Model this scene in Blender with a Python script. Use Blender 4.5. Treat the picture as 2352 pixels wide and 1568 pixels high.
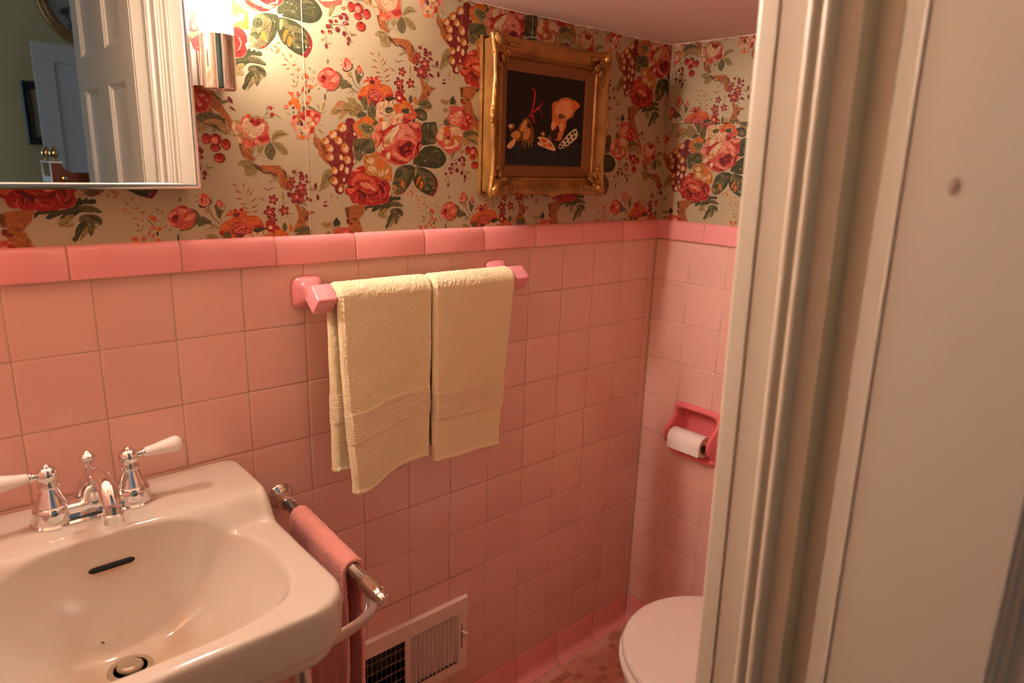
import bpy, bmesh, math, random
from mathutils import Vector, Matrix, noise, Euler
random.seed(7)
for o in list(bpy.data.objects): bpy.data.objects.remove(o, do_unlink=True)
C = bpy.context.scene.collection
S = bpy.context.scene
PI = math.pi

# ------------------------------------------------------------------ camera, world, exposure
cam_d = bpy.data.cameras.new('camera'); cam = bpy.data.objects.new('camera', cam_d); C.objects.link(cam)
cam_d.sensor_width = 36; cam_d.lens = 1594.2/2352*36; cam_d.clip_start = 0.02
yaw, pitch, roll = 0.7269, -0.2518, 0.0322
fw = Vector((math.sin(yaw)*math.cos(pitch), math.cos(yaw)*math.cos(pitch), math.sin(pitch)))
rt = fw.cross(Vector((0, 0, 1))).normalized(); up = rt.cross(fw)
r2 = rt*math.cos(roll)+up*math.sin(roll); u2 = -rt*math.sin(roll)+up*math.cos(roll)
M = Matrix((( r2.x, u2.x, -fw.x, 0), (r2.y, u2.y, -fw.y, 0), (r2.z, u2.z, -fw.z, 0), (0, 0, 0, 1)))
M.translation = Vector((-1.5444, -1.1614, 1.3886)); cam.matrix_world = M
cam_d.dof.use_dof = True; cam_d.dof.focus_distance = 1.3; cam_d.dof.aperture_fstop = 4.5
S.camera = cam
w = bpy.data.worlds.new('world'); S.world = w; w.use_nodes = True
w.node_tree.nodes['Background'].inputs[0].default_value = (0.30, 0.52, 0.95, 1)
w.node_tree.nodes['Background'].inputs[1].default_value = 1.0
S.view_settings.view_transform = 'Standard'; S.view_settings.look = 'None'
S.view_settings.exposure = EXPOSURE = 0.0; S.view_settings.gamma = 1.0; S.view_settings.use_curve_mapping = False
LAMP = 256.0                                      # radiance of the frosted glass shades
LAMP_COL = (1.0, 0.87, 0.74)
# daylight through the window of the hallway
ld = bpy.data.lights.new('hall_window_daylight', 'AREA'); ld.shape = 'RECTANGLE'; ld.size = 1.2; ld.size_y = 1.3
ld.energy = 40; ld.color = (0.42, 0.68, 1.0)
lo = bpy.data.objects.new('hall_window_daylight', ld); C.objects.link(lo)
lo.location = (-3.72, -3.7, 1.35); lo.rotation_euler = (0, -PI/2, 0)

# ------------------------------------------------------------------ helpers
def lin(c):
    f = lambda v: v/12.92 if v <= .04045 else ((v+.055)/1.055)**2.4
    return tuple(f(v/255) for v in c)
def mat(name, col, rough=.5, metal=0, bump=None, spec=.5, coat=0, trans=0, sheen=0, attr=None, var=None, sss=0):
    m = bpy.data.materials.new(name); m.use_nodes = True; nt = m.node_tree; b = nt.nodes['Principled BSDF']
    b.inputs['Base Color'].default_value = (*col, 1); b.inputs['Roughness'].default_value = rough
    b.inputs['Metallic'].default_value = metal; b.inputs['Specular IOR Level'].default_value = spec
    b.inputs['Coat Weight'].default_value = coat; b.inputs['Coat Roughness'].default_value = .06
    b.inputs['Sheen Weight'].default_value = sheen
    tc = nt.nodes.new('ShaderNodeTexCoord')
    if attr:
        a = nt.nodes.new('ShaderNodeVertexColor'); a.layer_name = attr
        nt.links.new(a.outputs['Color'], b.inputs['Base Color'])
    if var:   # (second colour, scale, amount)
        n = nt.nodes.new('ShaderNodeTexNoise'); n.inputs['Scale'].default_value = var[1]; n.inputs['Detail'].default_value = 6
        nt.links.new(tc.outputs['Object'], n.inputs['Vector'])
        r = nt.nodes.new('ShaderNodeValToRGB'); r.color_ramp.elements[0].position = .5-var[2]; r.color_ramp.elements[1].position = .5+var[2]
        r.color_ramp.elements[0].color = (*col, 1); r.color_ramp.elements[1].color = (*var[0], 1)
        nt.links.new(n.outputs['Fac'], r.inputs['Fac']); nt.links.new(r.outputs['Color'], b.inputs['Base Color'])
    if bump:  # (scale, distance, strength, [stretch])
        n = nt.nodes.new('ShaderNodeTexNoise'); n.inputs['Scale'].default_value = bump[0]; n.inputs['Detail'].default_value = 3
        if len(bump) > 3:
            mp = nt.nodes.new('ShaderNodeMapping'); mp.inputs['Scale'].default_value = bump[3]
            nt.links.new(tc.outputs['Object'], mp.inputs['Vector']); nt.links.new(mp.outputs['Vector'], n.inputs['Vector'])
        else: nt.links.new(tc.outputs['Object'], n.inputs['Vector'])
        bp = nt.nodes.new('ShaderNodeBump'); bp.inputs['Distance'].default_value = bump[1]; bp.inputs['Strength'].default_value = bump[2]
        nt.links.new(n.outputs['Fac'], bp.inputs['Height']); nt.links.new(bp.outputs['Normal'], b.inputs['Normal'])
    return m
def mesh_obj(name, verts, faces, m, parent=None, smooth=False, mats=None, midx=None):
    me = bpy.data.meshes.new(name); me.from_pydata([tuple(v) for v in verts], [], faces)
    for mm in (mats or [m]): me.materials.append(mm)
    if midx: me.polygons.foreach_set('material_index', midx)
    if smooth: me.polygons.foreach_set('use_smooth', [True]*len(me.polygons))
    me.update(); o = bpy.data.objects.new(name, me); C.objects.link(o)
    if parent: link(o, parent)
    return o
def link(o, parent):
    bpy.context.view_layer.update()
    o.parent = parent; o.matrix_parent_inverse = parent.matrix_world.inverted()
def bm_obj(name, bm, m, parent=None, smooth=False, bevel=0, seg=3, recalc=True):
    if bevel:
        bmesh.ops.bevel(bm, geom=[e for e in bm.edges if e.calc_face_angle(0) > .5], offset=bevel, segments=seg, profile=.5, affect='EDGES', clamp_overlap=True)
    if recalc: bmesh.ops.recalc_face_normals(bm, faces=bm.faces[:])
    me = bpy.data.meshes.new(name); bm.to_mesh(me); bm.free()
    for mm in (m if isinstance(m, (list, tuple)) else [m]): me.materials.append(mm)
    if smooth:
        me.polygons.foreach_set('use_smooth', [True]*len(me.polygons))
        if smooth == 'auto': me.set_sharp_from_angle(angle=math.radians(38))
    o = bpy.data.objects.new(name, me); C.objects.link(o)
    if parent: link(o, parent)
    return o
def box(bm, x0, x1, y0, y1, z0, z1, mat_i=0):
    vs = [bm.verts.new((x, y, z)) for x in (x0, x1) for y in (y0, y1) for z in (z0, z1)]
    fs = [bm.faces.new([vs[i] for i in f]) for f in ((0,1,3,2),(4,6,7,5),(0,4,5,1),(2,3,7,6),(0,2,6,4),(1,5,7,3))]
    for f in fs: f.material_index = mat_i
    return vs
def boxobj(name, b, m, parent=None, bevel=0, seg=2):
    bm = bmesh.new(); box(bm, *b); return bm_obj(name, bm, m, parent, smooth='auto' if bevel else False, bevel=bevel, seg=seg)
def lathe(bm, prof, loc, axis=(0, 0, 1), n=40, cap=True):
    ax = Vector(axis).normalized(); q = Vector((0, 0, 1)).rotation_difference(ax); loc = Vector(loc)
    rings = []
    for r, h in prof:
        rings.append([bm.verts.new(loc+q @ Vector((r*math.cos(2*PI*k/n), r*math.sin(2*PI*k/n), h))) for k in range(n)])
    for a, b in zip(rings, rings[1:]):
        for k in range(n): bm.faces.new((a[k], a[(k+1) % n], b[(k+1) % n], b[k]))
    if cap: bm.faces.new(rings[0][::-1]); bm.faces.new(rings[-1])
def spline(pts, sub=6, closed=False):
    P = [Vector(p) for p in pts]; n = len(P); out = []
    for i in range(n if closed else n-1):
        a = P[(i-1) % n] if closed or i > 0 else P[i]; b = P[i]; c = P[(i+1) % n]; d = P[(i+2) % n] if closed or i+2 < n else P[i+1]
        for s in range(sub):
            t = s/sub
            out.append(.5*((2*b)+(c-a)*t+(2*a-5*b+4*c-d)*t*t+(3*b-a-3*c+d)*t*t*t))
    if not closed: out.append(P[-1])
    return out
def tube(bm, pts, rad, n=16, cap=True, flat=1.0, upv=(0, 0, 1)):
    P = [Vector(p) for p in pts]; rings = []
    for i, p in enumerate(P):
        t = (P[min(i+1, len(P)-1)]-P[max(i-1, 0)]).normalized(); u = Vector(upv)
        if abs(t.dot(u)) > .95: u = Vector((0, 1, 0)) if abs(t.y) < .9 else Vector((1, 0, 0))
        a = t.cross(u).normalized(); b = a.cross(t).normalized(); r = rad[i] if hasattr(rad, '__len__') else rad
        rings.append([bm.verts.new(p+a*r*math.cos(2*PI*k/n)+b*r*flat*math.sin(2*PI*k/n)) for k in range(n)])
    for a, b in zip(rings, rings[1:]):
        for k in range(n): bm.faces.new((a[k], a[(k+1) % n], b[(k+1) % n], b[k]))
    if cap: bm.faces.new(rings[0][::-1]); bm.faces.new(rings[-1])
def thing(name, label, cat, loc, group=None):
    o = bpy.data.objects.new(name, None); C.objects.link(o); o.location = loc; o.empty_display_size = .05
    o['label'] = label; o['category'] = cat
    if group: o['group'] = group
    return o
def struct(o): o['kind'] = 'structure'; return o
def sm(a, b, x):
    t = min(1, max(0, (x-a)/(b-a))); return t*t*(3-2*t)

# ------------------------------------------------------------------ materials
M_tile = mat('pink_tile', lin((232,168,162)), .16, coat=.25, attr='tint')
M_cap = mat('deep_pink_tile', lin((232,130,138)), .14, coat=.3, attr='tint')
M_grout = mat('grout', lin((198,164,134)), .9, bump=(300, .0004, .4))
M_paper = mat('wallpaper_ground', lin((172,155,124)), .5, spec=.35, bump=(60, .0003, .25, (14, 14, .6)))
M_print = mat('wallpaper_print', (1, 1, 1), .55, spec=.3, attr='print')
nt = M_print.node_tree; b = nt.nodes['Principled BSDF']          # uneven, brushy ink
tc = nt.nodes.new('ShaderNodeTexCoord'); n = nt.nodes.new('ShaderNodeTexNoise'); n.inputs['Scale'].default_value = 130; n.inputs['Detail'].default_value = 5; n.inputs['Distortion'].default_value = 1.6
nt.links.new(tc.outputs['Object'], n.inputs['Vector']); r = nt.nodes.new('ShaderNodeValToRGB'); nt.links.new(n.outputs['Fac'], r.inputs['Fac'])
r.color_ramp.elements[0].position = .38; r.color_ramp.elements[0].color = (.62, .56, .52, 1); r.color_ramp.elements[1].position = .62; r.color_ramp.elements[1].color = (1.15, 1.12, 1.08, 1)
mx = nt.nodes.new('ShaderNodeMix'); mx.data_type = 'RGBA'; mx.blend_type = 'MULTIPLY'; mx.inputs['Factor'].default_value = .75
src = b.inputs['Base Color'].links[0].from_socket; nt.links.new(src, mx.inputs['A']); nt.links.new(r.outputs['Color'], mx.inputs['B']); nt.links.new(mx.outputs['Result'], b.inputs['Base Color'])
M_ceil = mat('ceiling_paint', lin((240,222,218)), .8, bump=(9, .003, .15))
M_white = mat('white_enamel_paint', lin((192,181,162)), .32, bump=(40, .0004, .25, (1, 1, .12)))
M_porc = mat('white_porcelain', lin((230,218,208)), .08, coat=.5)
M_seat = mat('white_plastic', lin((236,222,212)), .25)
M_handle = mat('white_ceramic_lever', lin((240,232,220)), .1, coat=.5)
M_chrome = mat('chrome', (.82, .82, .82), .06, 1)
M_steel = mat('brushed_steel', (.55, .50, .46), .25, 1, bump=(30, .0002, .3, (1, 40, 1)))
M_satin = mat('satin_aluminium', (.70, .68, .66), .3, 1)
M_mirror = mat('mirror_glass', (.86, .88, .88), .003, 1)
M_dark = mat('black_void', (.006, .006, .006), .9)
M_vent = mat('cream_enamelled_metal', lin((232,206,190)), .4)
M_gold = mat('gilt_gesso', (.40, .19, .045), .34, .45, bump=(90, .0008, .35), var=((.20, .08, .02), 22, .2))
M_goldl = mat('gilt_liner', (.20, .075, .018), .5, .25, bump=(120, .0004, .4))
M_towel = None

# ------------------------------------------------------------------ tiles
def rects_minus(r, hole):
    x0, x1, z0, z1 = r
    if not hole: return [r]
    a0, a1, b0, b1 = hole
    if x1 <= a0 or x0 >= a1 or z1 <= b0 or z0 >= b1: return [r]
    out = []
    if x0 < a0: out.append((x0, a0, z0, z1))
    if x1 > a1: out.append((a1, x1, z0, z1))
    xa, xb = max(x0, a0), min(x1, a1)
    if z0 < b0: out.append((xa, xb, z0, b0))
    if z1 > b1: out.append((xa, xb, b1, z1))
    return out
def tile_mesh(name, rects, to3, m, parent, hole=None, g=.0008, col=None):
    V, F, tint = [], [], []
    for r in rects:
        pieces = rects_minus(r, hole); cut = len(pieces) != 1 or pieces[0] != r
        tx, tz = random.gauss(0, .0011), random.gauss(0, .0011)
        t = random.uniform(.96, 1.03)
        c = tuple(min(1, v*t) for v in (col or (1, 1, 1)))+(1,)
        cx, cz = (r[0]+r[1])/2, (r[2]+r[3])/2
        for (x0, x1, z0, z1) in pieces:
            if x1-x0 < .002 or z1-z0 < .002: continue
            if cut:
                x0 += g if x0 == r[0] else 0; x1 -= g if x1 == r[1] else 0; z0 += g if z0 == r[2] else 0; z1 -= g if z1 == r[3] else 0
                b = len(V); V += [to3(x, z, 0) for x, z in ((x0, z0), (x1, z0), (x1, z1), (x0, z1))]; F.append((b, b+1, b+2, b+3)); tint.append(c); continue
            x0 += g; x1 -= g; z0 += g; z1 -= g
            b = len(V)
            for ins, d in ((0, -.0009), (.0004, -.0005), (.0012, -.0001), (.0035, 0)):
                for (x, z) in ((x0+ins, z0+ins), (x1-ins, z0+ins), (x1-ins, z1-ins), (x0+ins, z1-ins)):
                    V.append(to3(x, z, d+(x-cx)*tx+(z-cz)*tz))
            for k in range(3):
                for e in range(4):
                    F.append((b+k*4+e, b+k*4+(e+1) % 4, b+k*4+4+(e+1) % 4, b+k*4+4+e)); tint.append(c)
            F.append((b+12, b+13, b+14, b+15)); tint.append(c)
    o = mesh_obj(name, V, F, m, parent, smooth=True)
    a = o.data.color_attributes.new('tint', 'FLOAT_COLOR', 'CORNER')
    i = 0
    for p in o.data.polygons:
        for _ in p.loop_indices: a.data[i].color = tint[p.index]; i += 1
    bm = bmesh.new(); bm.from_mesh(o.data); bmesh.ops.recalc_face_normals(bm, faces=bm.faces[:]); bm.to_mesh(o.data); bm.free()
    return o
def profile_tiles(name, prof, segs, to3, m, parent, col, g=.0008):
    # prof: list of (out, z); segs: list of (u0,u1) along the wall; rounded ends
    V, F, tint = [], [], []
    for (u0, u1) in segs:
        if u1-u0 < .01: continue
        t = random.uniform(.95, 1.04); c = tuple(min(1, v*t) for v in col)+(1,)
        dz = random.gauss(0, .0003); do = random.gauss(0, .0003)
        cols = ((u0+g, -.0024), (u0+g+.0005, -.0007), (u0+g+.0025, 0), (u1-g-.0025, 0), (u1-g-.0005, -.0007), (u1-g, -.0024))
        b = len(V); n = len(prof)
        for (u, ins) in cols:
            for (o_, z) in prof: V.append(to3(u, z+dz, max(o_+ins+do, -.0016)))
        for k in range(len(cols)-1):
            for j in range(n-1):
                F.append((b+k*n+j, b+k*n+j+1, b+(k+1)*n+j+1, b+(k+1)*n+j)); tint.append(c)
    gp = [(max(o_-.0022, -.0004), z-(.0012 if z > .3 else 0)) for o_, z in prof]; ends = (min(a_ for a_, _ in segs), max(b_ for _, b_ in segs)); ng = len(gp)
    mesh_obj(name.replace('tiles', 'grout'), [to3(u, z, o_) for u in ends for o_, z in gp], [(j, j+1, ng+j+1, ng+j) for j in range(ng-1)], M_grout, parent, smooth=True)
    o = mesh_obj(name, V, F, m, parent, smooth=True)
    a = o.data.color_attributes.new('tint', 'FLOAT_COLOR', 'CORNER'); i = 0
    for p in o.data.polygons:
        for _ in p.loop_indices: a.data[i].color = tint[p.index]; i += 1
    return o
T = .1095; R0 = 1.205
FLOOR = .018
TILE_C = lin((234,183,169)); CAP_C = lin((240,156,156))
rows = [(R0-(k+1)*T, R0-k*T) for k in range(10)]
cap_prof = [(-.0016, R0+.0006), (.0095, R0+.0006), (.0105, R0+.0016), (.0108, R0+.004), (.0108, R0+.026), (.0102, R0+.036), (.0085, R0+.043), (.0055, R0+.0475), (.002, R0+.0495), (-.0016, R0+.0500)]
base_prof = [(-.0016, R0-10*T-.001), (.0005, R0-10*T-.001), (.0012, R0-10*T-.003), (.0012, .055), (.0022, .042), (.006, .031), (.0125, .024), (.0170, .0205), (.0185, FLOOR)]
W_B = lambda x, z, d=0: (x, -d, z)           # back wall: u = x
W_R = lambda y, z, d=0: (-d, y, z)           # right wall: u = y
W_L = lambda y, z, d=0: (-1.78+d, y, z)
VENT_HOLE = (-.968, -.654, .192, .352); TP_HOLE = (-.247, -.121, .637, .758)
DEPTH = -.86                                  # inner face of the door wall
CEIL = 1.69; CEIL_HI = 2.25; SOFFIT = -.74

# walls
wb = thing('wall_back', 'x', 'wall', (-.9, 0, FLOOR)); del wb['label']; del wb['category']; struct(wb)
bm = bmesh.new(); h = VENT_HOLE
box(bm, -1.90, h[0], .0010, .12, 0, CEIL_HI+.1); box(bm, h[1], .12, .0010, .12, 0, CEIL_HI+.1)
box(bm, h[0], h[1], .0010, .12, 0, h[2]); box(bm, h[0], h[1], .0010, .12, h[3], CEIL_HI+.1)
box(bm, h[0], h[1], .11, .12, h[2], h[3])
bm_obj('wall_core', bm, M_grout, wb)
boxobj('wallpaper', (-1.85, 0, 0, .0006, R0+.04, CEIL_HI), M_paper, wb)
cols = [(-T*(k+1)-.0269, -T*k-.0269) for k in range(16)]+[(-.0269, 0)]
tile_mesh('wainscot_tiles', [(a, b, z0, z1) for a, b in cols for z0, z1 in rows], W_B, M_tile, wb, VENT_HOLE, col=TILE_C)
segs = [(-.152*(k+1), -.152*k) for k in range(12)]
profile_tiles('cap_tiles', cap_prof, segs, W_B, M_cap, wb, CAP_C)
profile_tiles('base_tiles', base_prof, [(a-.003, b-.003) for a, b in segs], W_B, M_cap, wb, CAP_C)

wr = thing('wall_right', 'x', 'wall', (0, -.4, FLOOR)); del wr['label']; del wr['category']; struct(wr)
bm = bmesh.new(); h = TP_HOLE
box(bm, .0010, .12, -1.1, h[0], 0, CEIL_HI+.1); box(bm, .0010, .12, h[1], .0007, 0, CEIL_HI+.1)
box(bm, .0010, .12, h[0], h[1], 0, h[2]); box(bm, .0010, .12, h[0], h[1], h[3], CEIL_HI+.1); box(bm, .10, .12, h[0], h[1], h[2], h[3])
bm_obj('wall_core', bm, M_grout, wr)
boxobj('wallpaper', (0, .0006, -1.0, 0, R0+.04, CEIL+.05), M_paper, wr)
boxobj('wallpaper_panel', (-.007, 0, -1.0, -.012, 1.499, CEIL+.04), M_paper, wr, bevel=.001)
cols = [(-T*(k+1)-.0026, -T*k-.0026) for k in range(9)]
tile_mesh('wainscot_tiles', [(a, b, z0, z1) for a, b in cols for z0, z1 in rows], W_R, M_tile, wr, TP_HOLE, col=TILE_C)
profile_tiles('cap_tiles', cap_prof, [(-.152*(k+1), -.152*k) for k in range(7)], W_R, M_cap, wr, CAP_C)
profile_tiles('base_tiles', base_prof, [(-.152*(k+1), -.152*k) for k in range(7)], W_R, M_cap, wr, CAP_C)
wl = thing('wall_left', 'x', 'wall', (-1.78, -.4, FLOOR)); del wl['label']; del wl['category']; struct(wl)
boxobj('wall_core', (-1.90, -1.7815, -.95, .0015, 0, CEIL_HI+.1), M_grout, wl)
M_paper2 = mat('wallpaper_overall_tone', lin((214,190,160)), .55, var=(lin((190,130,104)), 18, .12))
boxobj('wallpaper', (-1.7814, -1.78, -.86, 0, R0+.04, CEIL_HI), M_paper2, wl)
tile_mesh('wainscot_tiles', [(-T*(k+1), -T*k, z0, z1) for k in range(8) for z0, z1 in rows], W_L, M_tile, wl, col=TILE_C)
profile_tiles('cap_tiles', cap_prof, [(-.152*(k+1), -.152*k) for k in range(6)], W_L, M_cap, wl, CAP_C)

# ceiling: low part over the toilet, higher part over the basin with a soffit face between
bm = bmesh.new()
box(bm, SOFFIT, .12, -1.1, .0, CEIL, CEIL_HI+.2); box(bm, -1.90, SOFFIT, -1.0, .0, CEIL_HI, CEIL_HI+.2)
struct(bm_obj('ceiling', bm, M_ceil))
# painted bead of caulk where the low ceiling meets the papered walls
bm = bmesh.new(); rr = random.Random(3)
for (p, q) in (((-.72, -.001, CEIL-.001), (-.002, -.001, CEIL-.001)), ((-.009, -.01, CEIL-.001), (-.009, -.9, CEIL-.001))):
    pts = [Vector(p).lerp(Vector(q), i/60)+Vector((0, 0, rr.gauss(0, .0006))) for i in range(61)]
    tube(bm, pts, [max(.0007, rr.gauss(.0014, .0006)) for _ in pts], n=6)
struct(bm_obj('trim_1', bm, M_ceil, None, True))

# floor of small ceramic mosaic
m = mat('mosaic_floor', lin((215,150,130)), .35); nt = m.node_tree; b = nt.nodes['Principled BSDF']
tc = nt.nodes.new('ShaderNodeTexCoord'); mp = nt.nodes.new('ShaderNodeMapping'); mp.inputs['Rotation'].default_value = (0, 0, 0)
nt.links.new(tc.outputs['Object'], mp.inputs['Vector'])
br = nt.nodes.new('ShaderNodeTexBrick'); br.offset = .5; br.squash = .5; br.squash_frequency = 3; br.offset_frequency = 2
br.inputs['Scale'].default_value = 1; br.inputs['Brick Width'].default_value = .034; br.inputs['Row Height'].default_value = .0235
br.inputs['Mortar Size'].default_value = .0011; br.inputs['Mortar Smooth'].default_value = .2; br.inputs['Bias'].default_value = 0
br.inputs['Color1'].default_value = (*lin((222,164,142)), 1); br.inputs['Color2'].default_value = (*lin((205,140,118)), 1); br.inputs['Mortar'].default_value = (*lin((228,176,156)), 1)
nt.links.new(mp.outputs['Vector'], br.inputs['Vector'])
sn = nt.nodes.new('ShaderNodeVectorMath'); sn.operation = 'SNAP'; sn.inputs[1].default_value = (.0235, .0235, 1)
nt.links.new(mp.outputs['Vector'], sn.inputs[0]); wn = nt.nodes.new('ShaderNodeTexWhiteNoise'); nt.links.new(sn.outputs[0], wn.inputs['Vector'])
gt = nt.nodes.new('ShaderNodeMath'); gt.operation = 'GREATER_THAN'; gt.inputs[1].default_value = .80; nt.links.new(wn.outputs['Value'], gt.inputs[0])
mx = nt.nodes.new('ShaderNodeMix'); mx.data_type = 'RGBA'; mx.blend_type = 'MULTIPLY'; nt.links.new(gt.outputs[0], mx.inputs['Factor'])
nt.links.new(br.outputs['Color'], mx.inputs['A']); mx.inputs['B'].default_value = (.78, .70, .64, 1); nt.links.new(mx.outputs['Result'], b.inputs['Base Color'])
bpn = nt.nodes.new('ShaderNodeBump'); bpn.invert = True; bpn.inputs['Distance'].default_value = .001; nt.links.new(br.outputs['Fac'], bpn.inputs['Height']); nt.links.new(bpn.outputs['Normal'], b.inputs['Normal'])
struct(boxobj('floor', (-1.90, .12, -1.1, .12, -.1, FLOOR), m))

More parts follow.
